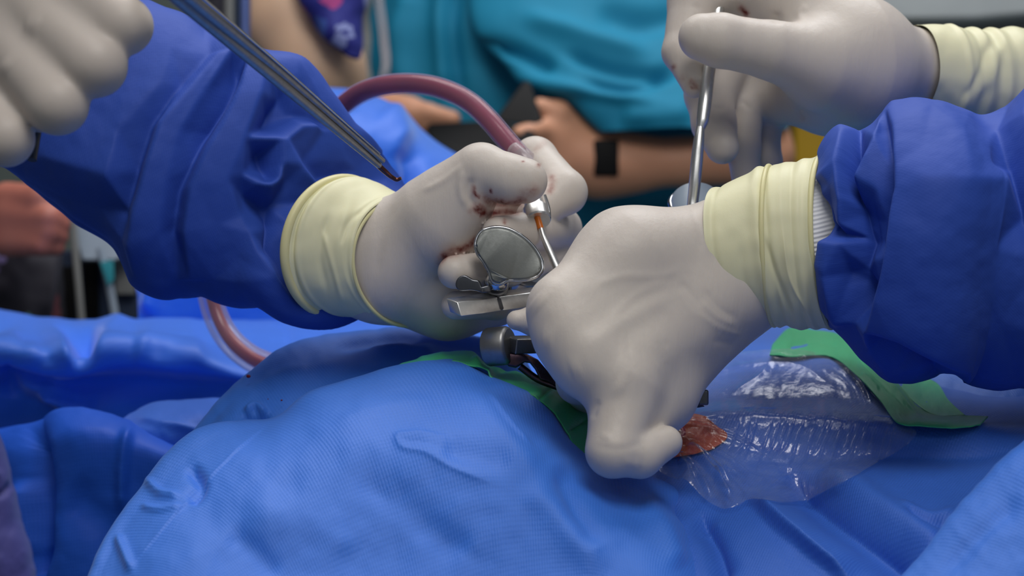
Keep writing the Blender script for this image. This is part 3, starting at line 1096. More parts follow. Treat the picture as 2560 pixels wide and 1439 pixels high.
# right-hand drape under the film
right = patch('surgical_drape', [
    [(1500, 800, 1.02), (1700, 790, 1.02), (1900, 780, 1.02), (2100, 790, 1.01), (2300, 830, 1.0), (2700, 860, .99)],
    [(1500, 880, .93), (1700, 860, .93), (1900, 850, .92), (2100, 870, .91), (2300, 900, .90), (2700, 930, .89)],
    [(1500, 900, .89), (1700, 890, .88), (1800, 905, .875), (1900, 880, .87), (2060, 885, .865), (2200, 920, .86), (2350, 960, .855), (2700, 985, .85)],
    [(1500, 1010, .83), (1700, 1000, .82), (1850, 990, .815), (2000, 985, .81), (2150, 1000, .805), (2300, 1020, .80), (2700, 1050, .80)],
    [(1500, 1070, .79), (1700, 1055, .785), (1850, 1060, .78), (2000, 1075, .775), (2150, 1080, .77), (2300, 1085, .765), (2700, 1100, .76)],
    [(1500, 1200, .765), (1700, 1180, .76), (1850, 1170, .755), (2000, 1170, .745), (2150, 1180, .735), (2300, 1190, .725), (2700, 1200, .715)],
    [(1500, 1350, .715), (1700, 1340, .705), (1850, 1330, .70), (2000, 1320, .695), (2150, 1330, .685), (2300, 1330, .68), (2700, 1330, .67)],
    [(1500, 1500, .68), (1700, 1500, .67), (1850, 1490, .665), (2000, 1490, .66), (2150, 1490, .655), (2300, 1490, .65), (2700, 1490, .64)],
], M['drape_right'], keep='right', ext=1.0, nu=380, nv=330, noise=(0.8, 140), seed=31, strokes=[
    ('g', [(1690, 1030), (1850, 1040), (2000, 1050), (2250, 1075), (2600, 1090)], 22, 5),
    ('s', [(1760, 1075), (1900, 1100), (2050, 1120), (2300, 1120), (2600, 1120)], 14, -5, 40),
    ('s', [(1940, 1140), (2020, 1200), (2090, 1260), (2200, 1340), (2330, 1440)], 20, -12, 70),
    ('g', [(2040, 1170), (2140, 1230), (2260, 1310), (2400, 1400)], 34, 6),
    ('s', [(1870, 1240), (1960, 1320), (2060, 1400), (2140, 1460)], 50, 8, 12),
    ('s', [(1745, 1270), (1790, 1330), (1830, 1450)], 14, -7, 40),
    ('r', [(1740, 1315), (1800, 1306), (1810, 1310)], 5, 1.0),
    ('r', [(1740, 985), (1850, 990), (2000, 985), (2200, 1000)], 8, -1.8),
    ('g', [(1740, 1010), (1850, 1020), (1950, 1005)], 14, -2),
    ('g', [(2240, 1260), (2330, 1290), (2400, 1270)], 12, 2), ('g', [(2260, 1280), (2330, 1310), (2380, 1300)], 10, -2),
])
tag(right, 'blue drape with radiating folds at right, under the clear film', 'drape')
def flat_strip(name, up, lo, mat, parent, over, nu=200, nv=40, **k):
    z = lambda l: [(a[0], a[1], .8) for a in l]
    return patch(name, [z(up), z([((a[0] + b[0]) / 2, (a[1] + b[1]) / 2) for a, b in zip(up, lo)]), z(lo)], mat, parent, nu=nu, nv=nv, over=over, **k)


flat_strip('green_tape',
           [(1930, 862), (1975, 818), (2040, 824), (2090, 832), (2142, 866), (2201, 915), (2250, 963), (2295, 1015), (2330, 1036), (2400, 1038), (2470, 1040)],
           [(1924, 886), (1990, 890), (2040, 886), (2075, 890), (2133, 931), (2165, 963), (2200, 1000), (2240, 1052), (2316, 1066), (2390, 1068), (2450, 1060)],
           M['green'], right, ('right', .0120, 4), noise=(0.4, 45), strokes=[
               ('g', [(1960, 870), (2040, 850), (2100, 860)], 9, -1.2), ('r', [(2130, 870), (2190, 940), (2290, 1035)], 6, -1.2),
               ('r', [(2150, 880), (2230, 960), (2300, 1045)], 5, 1.2), ('g', [(2150, 930), (2200, 980)], 8, 1)])
flat_strip('green_tape', [(2262, 950), (2300, 945), (2340, 955), (2372, 1000), (2412, 1036)], [(2250, 972), (2285, 1005), (2310, 1025), (2345, 1042), (2400, 1048)],
           M['green'], right, ('right', .0018, 6), nu=60, nv=30, noise=(0.3, 40))

tailp = patch('surgical_drape', [
    [(2150, 850, .90), (2350, 840, .90), (2500, 840, .90), (2700, 850, .90)],
    [(2190, 930, .862), (2330, 945, .858), (2450, 950, .855), (2700, 960, .855)],
    [(2290, 1020, .832), (2400, 1040, .825), (2500, 1050, .82), (2700, 1060, .82)],
    [(2300, 1075, .82), (2400, 1072, .815), (2500, 1075, .81), (2700, 1080, .81)],
], M['drape'], nu=100, nv=80, noise=(0.6, 60))
tag(tailp, 'flat blue drape corner showing below the right gown sleeve beside green tape', 'drape')

corner = patch('surgical_drape', [
    [(2230, 1490, .66), (2330, 1370, .67), (2430, 1250, .68), (2520, 1150, .69), (2620, 1060, .70)],
    [(2215, 1480, .635), (2320, 1360, .645), (2415, 1245, .655), (2510, 1150, .663), (2600, 1070, .67)],
    [(2250, 1490, .625), (2350, 1380, .635), (2450, 1270, .643), (2550, 1180, .65), (2640, 1110, .655)],
    [(2380, 1520, .61), (2480, 1420, .62), (2580, 1320, .627), (2700, 1220, .635)],
    [(2550, 1560, .60), (2620, 1490, .605), (2700, 1420, .61), (2800, 1320, .615)],
], M['drape'], ext=.8, nu=140, nv=130, noise=(0.8, 90), strokes=[('g', [(2350, 1440), (2450, 1330), (2560, 1230)], 30, -2.5)])
tag(corner, 'blue drape fold crossing the lower right corner', 'drape')

purple = patch('indigo_cloth', [
    [(-200, 960, .60), (-60, 1000, .60), (0, 1075, .595), (22, 1150, .59), (45, 1260, .585), (70, 1350, .58), (98, 1480, .575)],
    [(-200, 990, .575), (-60, 1030, .575), (-8, 1090, .57), (15, 1160, .567), (36, 1265, .565), (62, 1355, .562), (88, 1485, .56)],
    [(-200, 1060, .56), (-100, 1100, .56), (-50, 1150, .556), (-30, 1220, .554), (-10, 1300, .552), (5, 1380, .55), (30, 1500, .55)],
    [(-260, 1200, .555), (-200, 1240, .555), (-170, 1280, .553), (-150, 1340, .55), (-140, 1400, .55), (-120, 1450, .55), (-100, 1520, .55)],
], M['cloth_purple'], nu=120, nv=70, noise=(0.6, 60), strokes=[('g', [(-20, 1240), (10, 1230), (28, 1205)], 8, -2.0), ('g', [(-60, 1200), (0, 1180)], 14, 1.5)])
tag(purple, 'dark indigo cloth edge at the lower left, nearest the viewer', 'cloth')

hump = patch('stand_drape', [
    [(330, 640, 1.36), (480, 430, 1.36), (640, 300, 1.36), (780, 236, 1.36), (880, 238, 1.36), (960, 275, 1.36), (1060, 350, 1.36), (1160, 420, 1.36), (1270, 510, 1.36), (1420, 650, 1.36)],
    [(320, 640, 1.27), (470, 420, 1.27), (640, 280, 1.27), (780, 222, 1.27), (885, 226, 1.27), (960, 256, 1.27), (1060, 330, 1.27), (1160, 405, 1.27), (1270, 495, 1.27), (1420, 640, 1.27)],
    [(330, 680, 1.23), (470, 470, 1.225), (640, 330, 1.22), (780, 275, 1.21), (885, 280, 1.20), (950, 315, 1.20), (1040, 385, 1.21), (1140, 460, 1.22), (1250, 540, 1.22), (1400, 670, 1.23)],
    [(345, 760, 1.20), (480, 690, 1.19), (640, 620, 1.19), (780, 600, 1.18), (885, 600, 1.17), (950, 600, 1.18), (1040, 630, 1.19), (1140, 680, 1.20), (1250, 720, 1.20), (1400, 760, 1.21)],
    [(345, 860, 1.19), (480, 860, 1.19), (640, 860, 1.18), (780, 860, 1.17), (885, 860, 1.17), (950, 860, 1.17), (1040, 860, 1.18), (1140, 860, 1.19), (1250, 860, 1.20), (1400, 860, 1.21)],
], M['drape_far'], nu=220, nv=160, noise=(1.2, 120), strokes=[
    ('g', [(960, 262), (1000, 330), (1010, 400)], 30, 8), ('g', [(1000, 340), (1030, 420), (1010, 520)], 26, -8),
    ('g', [(430, 640), (385, 740), (370, 800)], 20, 9), ('g', [(820, 240), (900, 260)], 14, -5)])
tag(hump, 'blurred blue drape over a stand, behind the left sleeve and red tube', 'drape')

# ---------------------------------------------------------------- incise film and wound edge
skin = patch('stained_skin', [
    [(1600, 1000, .784), (1700, 1028, .781), (1760, 1040, .778), (1780, 1056, .776)],
    [(1600, 1060, .766), (1690, 1065, .764), (1760, 1070, .763), (1818, 1084, .764)],
    [(1600, 1110, .757), (1690, 1115, .755), (1760, 1110, .755), (1806, 1104, .757)],
    [(1600, 1160, .755), (1690, 1142, .755), (1730, 1136, .756), (1772, 1124, .758)],
], M['iodine'], nu=80, nv=60, noise=(0.5, 25), thick=0.0004, over=('right', .0022, 4), strokes=[('g', [(1690, 1060), (1740, 1062), (1800, 1080)], 7, 1.0), ('g', [(1690, 1095), (1760, 1100)], 9, 1.0)])
tag(skin, 'orange iodine-stained skin under clear film beside the gloved little finger', 'skin')
wet = psweep('wet_edge', [(x, y, float(LAID['right'].at(np.array([[x, y]], float))[0]) - .003, r_) for x, y, r_ in ((1672, 1064, 3), (1700, 1068, 7), (1708, 1085, 6), (1700, 1100, 3))], M['blood_red'], skin, n=30)

fs = []
R_ = random.Random(4)
for i in range(18):
    x0 = 1840 + i * 23 + R_.uniform(-9, 9)
    fs.append(('r', [(x0 + 14, 1046 + i), (x0 + 5, 1080), (x0 - 8, 1120), (x0 - 24, 1150 + R_.uniform(-15, 40))], 2.4, 1.0))
for i in range(26):
    a = R_.uniform(-0.15, 1.05)
    s0 = (1704 + R_.uniform(-8, 10), 1050 + 70 * max(0, a) + R_.uniform(-8, 8))
    L = R_.uniform(90, 240)
    e = (s0[0] + L * math.cos(a), s0[1] + L * math.sin(a) * .8)
    fs.append(('r', [s0, ((s0[0] + e[0]) / 2 + R_.uniform(-8, 8), (s0[1] + e[1]) / 2 + R_.uniform(-8, 8)), e], R_.uniform(3, 6), R_.uniform(.9, 1.9)))
for i in range(9):
    s0 = (1670 + i * 5, 1145 - i * 3)
    e = (1730 + i * 14 + R_.uniform(-12, 12), 1235 + R_.uniform(-15, 20))
    fs.append(('g', [s0, ((s0[0] + e[0]) / 2 + R_.uniform(-14, 14), (s0[1] + e[1]) / 2), e], R_.uniform(6, 11), R_.uniform(2.2, 4.2)))
fs += [('g', [(1815, 1160), (1812, 1185), (1850, 1225)], 8, 2.2), ('g', [(1700, 1165), (1735, 1205), (1752, 1192)], 9, 2.4), ('g', [(1728, 1172), (1732, 1198)], 8, 2),
       ('g', [(1785, 1212), (1835, 1240)], 10, 2.2), ('r', [(1900, 1225), (2000, 1185), (2140, 1175)], 4, 1.2), ('r', [(2005, 1195), (2018, 1248)], 3, 1.2),
       ('g', [(1740, 900), (1850, 888), (1960, 884), (2060, 890)], 10, 2), ('r', [(1760, 940), (1860, 915), (1990, 915), (2080, 960)], 6, 1.4),
       ('r', [(2090, 900), (2150, 960), (2180, 1010)], 5, 1.8), ('r', [(2060, 920), (2130, 980), (2140, 1020)], 4, 1.5), ('r', [(2075, 905), (2140, 965), (2165, 1015)], 4, 1.5), ('r', [(1830, 985), (1900, 940), (1930, 905)], 6, 1.2),
       ('g', [(1700, 1030), (1850, 1038), (2000, 1048), (2250, 1070)], 12, 1.6), ('g', [(1880, 1160), (1960, 1170), (2040, 1165)], 9, 1.2), ('g', [(1850, 1190), (1950, 1200), (2010, 1195)], 8, 1.3)]
fz = lambda l: [(x, y, .8) for x, y in l]
film = patch('incise_film', [
    fz([(1640, 930), (1750, 902), (1800, 886), (1900, 880), (2010, 878), (2080, 890), (2150, 950)]),
    fz([(1640, 1000), (1740, 992), (1850, 985), (2000, 980), (2120, 985), (2200, 1010), (2250, 1055)]),
    fz([(1640, 1050), (1700, 1045), (1800, 1050), (1950, 1060), (2100, 1072), (2220, 1080), (2290, 1086)]),
    fz([(1640, 1110), (1690, 1112), (1760, 1115), (1900, 1120), (2060, 1125), (2180, 1130), (2240, 1130)]),
    fz([(1640, 1150), (1675, 1150), (1760, 1170), (1880, 1180), (2000, 1180), (2100, 1175), (2180, 1165)]),
    fz([(1650, 1180), (1720, 1215), (1785, 1260), (1812, 1270), (1880, 1246), (1960, 1256), (2020, 1250)]),
], M['film'], nu=420, nv=300, noise=(0.5, 45), seed=41, strokes=fs, thick=0, over=('right', .0065, 10))
tag(film, 'clear wrinkled incise film over the blue drape right of the front glove', 'film')

# ---------------------------------------------------------------- surgeon at left
sa = empty('person', P(-400, 900, .8), 'surgeon in blue gown and cream gloves reaching in from the left with suction tube', 'person')
sl = tube('gown_sleeve',
          [(-700, -260, .84), (-300, -200, .84), (0, -120, .84), (200, -60, .84), (365, 5, .83), (480, 42, .825), (540, 90, .82), (600, 118, .82), (650, 146, .82), (735, 166, .82), (790, 230, .82), (840, 296, .825), (900, 350, .835), (934, 410, .845), (940, 450, .845), (900, 500, .825)],
          [(-700, 40, .82), (-300, 230, .82), (-120, 330, .82), (0, 400, .82), (90, 480, .815), (190, 560, .81), (300, 630, .81), (350, 690, .81), (430, 745, .81), (510, 735, .81), (590, 752, .81), (670, 755, .805), (750, 790, .80), (820, 800, .80), (850, 780, .80), (850, 740, .80)],
          M['gown'], sa, thick=0.62, nu=380, nt=380, noise=(0.35, 60), seed=51, soft=2,
          bow=[(0, 0), (0, 0), (-20, 0), (-60, 0), (-100, 0), (-135, 0)],
          fac=[[(545, 140, 3), (480, 215, 3), (402, 310, 5), (370, 420, 7), (345, 520, 8), (335, 600, 8), (345, 680, 4)],
               [(525, 130, -2), (455, 210, -4), (378, 312, -5), (340, 425, -6), (310, 530, -5), (298, 610, -2)],
               [(602, 170, -10), (565, 245, -12), (525, 315, -12), (505, 355, -9), (482, 410, -5), (450, 480, -4), (436, 580, -4), (440, 700, 0)],
               [(618, 150, 5), (592, 235, 5), (547, 322, 6), (513, 380, 6), (475, 465, 7), (460, 575, 7), (475, 690, 3)],
               [(572, 140, 5), (512, 230, 2), (450, 330, 3), (418, 450, 4), (400, 580, 4)],
               [(660, 170, 5), (640, 250, 7), (602, 350, 7), (562, 450, 7), (545, 560, 5), (540, 690, 3)],
               [(735, 172, 6), (724, 215, 4)], [(712, 240, -7), (690, 275, -11), (680, 310, -11)],
               [(740, 318, 6), (780, 318, 5), (800, 330, 2)], [(735, 290, -4), (775, 296, -2)],
               [(600, 436, 4), (635, 464, 8), (665, 468, 8), (688, 452, 7), (694, 410, 6), (690, 350, 7)],
               [(655, 385, -8), (664, 420, -7), (670, 444, -4)],
               [(610, 490, -4), (650, 508, -10), (690, 508, -9), (687, 560, -10), (670, 620, -8)],
               [(700, 348, 7), (740, 420, 6), (795, 485, 6)], [(762, 400, -2), (802, 450, -3)], [(830, 330, 3), (850, 400, 3)], (890, 430, 2),
               [(628, 585, 5), (652, 640, 6), (685, 696, 7), (745, 770, 5)], [(692, 650, -6), (712, 712, -4)],
               [(722, 560, 2), (744, 650, 3), (770, 720, 2)], [(715, 450, -2), (745, 510, -3)],
               [(60, 380, 3), (120, 390, 5), (210, 415, 7), (285, 437, 8)], [(100, 200, 1), (200, 250, 2), (300, 330, 3)], [(60, 450, -1), (150, 500, -3), (240, 520, -2)],
               (330, 150, 2), (430, 120, 0), (400, 210, 1), (600, 640, 3), (600, 540, 3)])

hA = hand('gloved_hand',
          palm=[((820, 600, .80, 70), (930, 600, .80, 78)), ((820, 690, .80, 80), (930, 690, .80, 96)), ((930, 600, .80, 78), (1110, 535, .787, 93)), ((1110, 535, .787, 95), (1190, 440, .778, 66)),
                ((975, 650, .80, 108), (1085, 600, .788, 80)), ((960, 690, .80, 104), (1120, 742, .81, 92)), ((1120, 742, .81, 92), (1230, 735, .83, 84)),
                ((1000, 650, .83, 100), (1280, 520, .86, 70)), ((1000, 680, .84, 90), (1260, 690, .86, 65))],
          fingers=[
              [(1100, 535, .787, 92), (1205, 426, .775, 65), (1270, 447, .771, 61), (1312, 452, .771, 57)],
              [(1240, 510, .86, 60), (1338, 398, .833, 54), (1410, 480, .812, 56), (1330, 540, .80, 40)],
              [(1270, 560, .865, 55), (1398, 572, .833, 54), (1310, 580, .785, 46), (1246, 580, .774, 41)],
              [(1250, 640, .865, 55), (1396, 650, .837, 52), (1270, 668, .788, 46), (1136, 680, .768, 42)],
              [(1220, 705, .86, 50), (1360, 735, .835, 46), (1240, 757, .79, 40), (1139, 763, .775, 36)]],
          mat=M['glove'], parent=sa, h=0.0012,
          strokes=[('g', [(1180, 440), (1172, 480), (1185, 520)], 9, -1.2), ('g', [(1155, 420), (1150, 470), (1165, 520)], 7, 0.8),
                   ('g', [(1050, 480), (1110, 450), (1160, 410)], 8, 0.6), ('g', [(985, 500), (950, 600), (940, 700)], 12, -0.7)],
          stains=[([(1183, 460), (1188, 485), (1205, 497)], 5, 1.0), ([(1190, 490), (1230, 505), (1280, 508), (1330, 492)], 13, 0.95), ([(1290, 490), (1330, 478), (1350, 460)], 14, 0.45),
                  ([(1225, 472), (1229, 485)], 3.5, 1.0), ([(1278, 432), (1280, 434)], 5, 0.8), ([(1306, 403), (1308, 405)], 4, 1.0), ([(1345, 408), (1348, 418)], 5, 0.9),
                  ([(1378, 430), (1380, 460), (1368, 490)], 9, 0.7), ([(1186, 535), (1200, 520), (1210, 545)], 14, 1.0), ([(1205, 540), (1250, 530), (1310, 528)], 9, 0.9),
                  ([(1260, 545), (1262, 560)], 6, 0.7), ([(1090, 670), (1110, 640), (1170, 615), (1210, 580)], 10, 0.85), ([(1110, 640), (1150, 622)], 16, 0.4), ([(1200, 500), (1170, 540)], 10, 0.35),
                  ([(1092, 690), (1096, 700)], 8, 0.3), ([(1370, 350), (1330, 380)], 8, 0.25)])
cuA = tube('glove_cuff', [(868, 446, .80), (900, 444, .80), (940, 464, .80), (975, 482, .80), (1012, 498, .80)],
           [(838, 786, .80), (880, 792, .80), (925, 797, .80), (975, 805, .80), (1022, 814, .80)],
           M['cuff'], hA, thick=0.9, bow=[(-118, 0), (-122, -5), (-122, -8)], nu=120, nt=200, noise=(0.35, 60), caps=False,
           rings=[(0.03, .05, 1.2), (0.11, .02, -0.8), (0.17, .04, .5), (0.97, .05, 1.0), (.86, .04, .35)],
           strokes=[('g', [(830, 520), (800, 620), (820, 740)], 10, -0.8), ('g', [(880, 480), (850, 600), (860, 740)], 14, 0.8), ('g', [(800, 560), (830, 660), (860, 770)], 7, 0.7), ('g', [(910, 520), (870, 560), (850, 620)], 7, -0.7)])


def ring_path(T, B, d, thick, bow, n=64):
    th = np.linspace(0, 2 * np.pi, n, endpoint=False)
    A, C = P(T[0], T[1], d), P(B[0], B[1], d)
    c, hf = (A + C) / 2, (A - C) / 2
    hl = np.linalg.norm(hf)
    return c + hf * np.cos(th)[:, None] - FW * (hl * thick * np.sin(th))[:, None] + XR * (bow * d / FPX * np.sin(th))[:, None]


rp = ring_path((868, 446), (838, 788), .80, .92, -120)
sweep('cuff_roll', rp, np.full(64, .0022), M['cuff_rim'], hA, nseg=12, n=140, closed=True)
rp = ring_path((1012, 499), (1022, 814), .80, .90, -122)
sweep('cuff_ridge', rp, np.full(64, .0010), M['cuff_rim'], hA, nseg=10, n=140, closed=True)

hT = hand('gloved_hand',
          palm=[((-260, -120, .67, 150), (30, 10, .655, 115)), ((-260, 0, .67, 150), (-20, 140, .65, 90)), ((-200, 60, .67, 130), (-90, 190, .65, 80)), ((-100, -120, .66, 130), (110, -70, .65, 95))],
          fingers=[
              [(110, -80, .65, 95), (308, 64, .635, 70), (230, 70, .68, 60), (140, 60, .70, 52)],
              [(60, 0, .647, 88), (238, 164, .630, 75), (150, 190, .675, 60), (60, 180, .69, 52)],
              [(0, 90, .645, 78), (144, 262, .628, 72), (60, 270, .672, 58), (-20, 250, .69, 50)],
              [(-85, 195, .645, 72), (14, 346, .632, 67), (-60, 350, .672, 54), (-120, 320, .69, 46)]],
          mat=M['glove_far'], parent=sa, h=0.0014, kt=0.0010,
          strokes=[('g', [(60, 60), (100, 70)], 26, 0.8), ('g', [(0, 160), (25, 175)], 26, 0.8)])

# ---------------------------------------------------------------- surgeon at right
sb = empty('person', P(2800, 700, .8), 'surgeon in blue gown and cream gloves reaching in from the right, fist on drape', 'person')
hB = hand('gloved_hand',
          palm=[((2000, 580, .757, 70), (1845, 585, .756, 84)), ((2000, 680, .757, 80), (1880, 710, .757, 88)),
                ((1850, 582, .756, 86), (1570, 655, .737, 122)), ((1570, 655, .737, 122), (1405, 765, .716, 80)),
                ((1870, 690, .755, 92), (1425, 838, .711, 80)), ((1860, 710, .760, 86), (1472, 905, .708, 80)), ((1850, 725, .764, 82), (1545, 955, .707, 74)),
                ((1840, 768, .774, 66), (1645, 985, .733, 84)), ((1640, 990, .73, 80), (1592, 1075, .712, 62)), ((1700, 640, .765, 90), (1500, 720, .77, 60))],
          fingers=[
              [(1410, 772, .718, 78), (1395, 795, .748, 48), (1340, 802, .754, 37), (1291, 800, .752, 25)],
              [(1425, 838, .712, 78), (1425, 870, .765, 48), (1500, 865, .79, 44), (1580, 850, .80, 38)],
              [(1470, 905, .708, 78), (1445, 955, .740, 52), (1470, 990, .775, 46), (1550, 985, .79, 42)],
              [(1560, 975, .709, 84), (1532, 1126, .695, 65), (1600, 1138, .698, 54), (1664, 1105, .706, 42)],
              [(1640, 640, .775, 75), (1500, 720, .79, 55), (1440, 770, .79, 40)]],
          mat=M['glove'], parent=sb, h=0.0012,
          strokes=[
              ('g', [(1340, 750), (1400, 790)], 26, 0.24), ('g', [(1482, 1048), (1490, 1020), (1500, 1000)], 8, -0.60),
              ('g', [(1500, 940), (1560, 850), (1680, 770)], 34, -0.66), ('g', [(1400, 830), (1520, 780), (1650, 720)], 30, -0.48),
              ('g', [(1450, 870), (1560, 800), (1700, 730)], 20, 0.42), ('g', [(1470, 720), (1560, 690), (1640, 690), (1720, 670)], 12, 0.33), ('g', [(1520, 800), (1600, 730), (1680, 700)], 11, 0.30),
              ('r', [(1745, 745), (1790, 790), (1840, 815)], 9, 0.54), ('r', [(1735, 775), (1790, 815), (1860, 840)], 8, 0.48), ('r', [(1760, 720), (1800, 770), (1850, 800)], 7, -0.48), ('r', [(1700, 700), (1760, 770)], 9, -0.42),
              ('r', [(1690, 720), (1740, 800)], 8, 0.24), ('g', [(1725, 500), (1745, 560), (1755, 640)], 9, -0.48), ('g', [(1755, 490), (1770, 560)], 8, 0.36),
              ('r', [(1600, 1090), (1610, 1140), (1598, 1190)], 4, -0.42), ('g', [(1480, 1112), (1545, 1122), (1610, 1105)], 9, -0.30), ('g', [(1500, 1085), (1530, 1095)], 8, 0.36), ('g', [(1560, 1150), (1600, 1165)], 10, 0.30),
              ('r', [(1570, 830), (1575, 890), (1595, 940)], 2.5, -0.3), ('r', [(1545, 850), (1548, 900)], 2.5, -0.25), ('r', [(1640, 840), (1650, 880), (1672, 925)], 2.5, -0.3), ('r', [(1665, 845), (1668, 870)], 2.5, -0.25), ('g', [(1335, 745), (1360, 765)], 30, 0.6), ('g', [(1352, 845), (1387, 850)], 28, 0.6), ('g', [(1424, 925), (1454, 915)], 26, 0.5), ('g', [(1535, 960), (1560, 975)], 26, 0.5), ('r', [(1620, 830), (1630, 890), (1660, 940)], 4, 0.18), ('r', [(1600, 860), (1612, 920), (1640, 965)], 4, -0.18), ('r', [(1650, 850), (1665, 900)], 4, -0.18),
              ('g', [(1810, 900), (1850, 872), (1870, 845)], 14, 0.48), ('r', [(1780, 850), (1840, 862)], 9, -0.36)],
          stains=[([(1318, 822), (1320, 824)], 4, 0.5)])
cuB = tube('glove_cuff', [(1795, 473, .757), (1860, 440, .757), (1921, 416, .757), (1990, 402, .758), (2056, 391, .758)],
           [(1862, 822, .757), (1900, 824, .757), (1935, 812, .757), (2000, 822, .757), (2078, 818, .757)],
           M['cuff'], hB, thick=0.84, bow=[(-78, -10), (-62, 0), (-48, 5), (-55, 5), (-72, 5)], nu=160, nt=200, noise=(0.35, 70), caps=False,
           rings=[(0.0, .04, 1.0), (0.06, .03, -0.5), (.42, .05, 1.1), (.50, .035, -0.6), (.66, .04, .4), (.76, .03, -0.5), (.84, .04, .5), (.99, .05, .8)],
           strokes=[('g', [(1900, 570), (1945, 700), (1990, 810)], 8, -1.0), ('r', [(1955, 560), (1975, 700), (2030, 800)], 6, 1.0), ('g', [(1790, 540), (1800, 660), (1850, 780)], 20, 0.6), ('g', [(1850, 600), (1860, 700), (1900, 790)], 12, -0.5)])
rp = ring_path((1923, 415), (1936, 813), .757, .85, -50)
sweep('cuff_ridge', rp, np.full(64, .0011), M['cuff_rim'], hB, nseg=10, n=140, closed=True)
rp = ring_path((2056, 391), (2078, 818), .758, .85, -72)
sweep('cuff_roll', rp, np.full(64, .0013), M['cuff_rim'], hB, nseg=10, n=140, closed=True)
tube('knit_cuff', [(2030, 404, .758), (2060, 398, .758), (2130, 380, .76)], [(2060, 812, .758), (2090, 812, .758), (2150, 800, .76)], M['knit'], sb, thick=0.8, bow=[(-76, 5), (-80, 5)], nu=60, nt=640, caps=False, knit=120)
slB = tube('gown_sleeve',
           [(2062, 402, .758), (2058, 388, .757), (2067, 370, .756), (2106, 335, .755), (2145, 319, .755), (2191, 308, .755), (2230, 280, .755), (2269, 263, .755), (2339, 255, .757), (2390, 268, .76), (2440, 284, .762), (2507, 257, .765), (2570, 225, .77), (2800, 130, .78), (3100, 40, .79)],
           [(2080, 798, .757), (2078, 806, .756), (2090, 818, .755), (2116, 840, .755), (2178, 904, .755), (2224, 945, .755), (2284, 962, .755), (2340, 950, .755), (2380, 925, .756), (2410, 918, .758), (2448, 938, .76), (2499, 958, .763), (2570, 966, .768), (2800, 990, .78), (3100, 1010, .79)],
           M['gown'], sb, thick=0.92, nu=380, nt=380, noise=(0.3, 50), seed=61, caps=False, soft=2,
           bow=[(-26, 10), (-26, 10), (-24, 5), (-16, 0), (-10, 0), (0, 0), (0, 0), (0, 0)],
           fac=[[(2238, 288, 5), (2248, 335, 7), (2257, 437, 9), (2259, 487, 10), (2240, 610, 11), (2207, 718, 11), (2192, 800, 11), (2262, 822, 11), (2340, 872, 10), (2402, 912, 8)],
                [(2259.5, 487.5, 10), (2330, 470, 11), (2395, 464, 11), (2519, 466, 7)],
                [(2228, 330, 1), (2242, 437, 0), (2244, 490, -3), (2213, 545, -8), (2183, 592, -12), (2166, 615, -14)],
                [(2222, 640, -2), (2192, 720, -4), (2178, 765, -9)], [(2205, 600, -9), (2180, 650, -3)],
                [(2231, 292, 5), (2185, 368, 6), (2138, 447, 3)],
                [(2150, 310, -3), (2140, 385, -11), (2126, 452, -11), (2143, 513, -13), (2158, 600, -14)],
                [(2115, 345, 5), (2107, 420, 7), (2112, 500, 6), (2103, 560, 2)],
                [(2112, 690, -6), (2150, 685, -9), (2176, 745, -12)],
                [(2065, 606, 8), (2087, 680, 8), (2108, 782, 8)], [(2018, 604, 1), (2064, 598, 8), (2105, 606, 3)],
                [(2030, 520, 0), (2065, 548, -5), (2098, 588, -6)], [(2032, 445, 2), (2075, 446, 6), (2092, 470, 4)],
                [(2206, 838, -5), (2230, 850, -8), (2290, 897, -10), (2352, 930, -6)],
                [(2490, 305, -4), (2522, 400, -8), (2560, 540, -8), (2610, 650, -3)], [(2560, 300, 4), (2600, 430, 5)],
                (2400, 330, 3), (2330, 590, 9), (2400, 700, 5), (2480, 620, 4), (2500, 800, 2), (2330, 265, 1), (2420, 290, 0), (2310, 380, 5), (2460, 420, 5),
                (2005, 682, 0), (2050, 742, 3), (2092, 812, 2), (2150, 872, 3), (2185, 862, 4), (2045, 660, 2), (2225, 932, 2), (2190, 470, 0), (2150, 800, 3)])

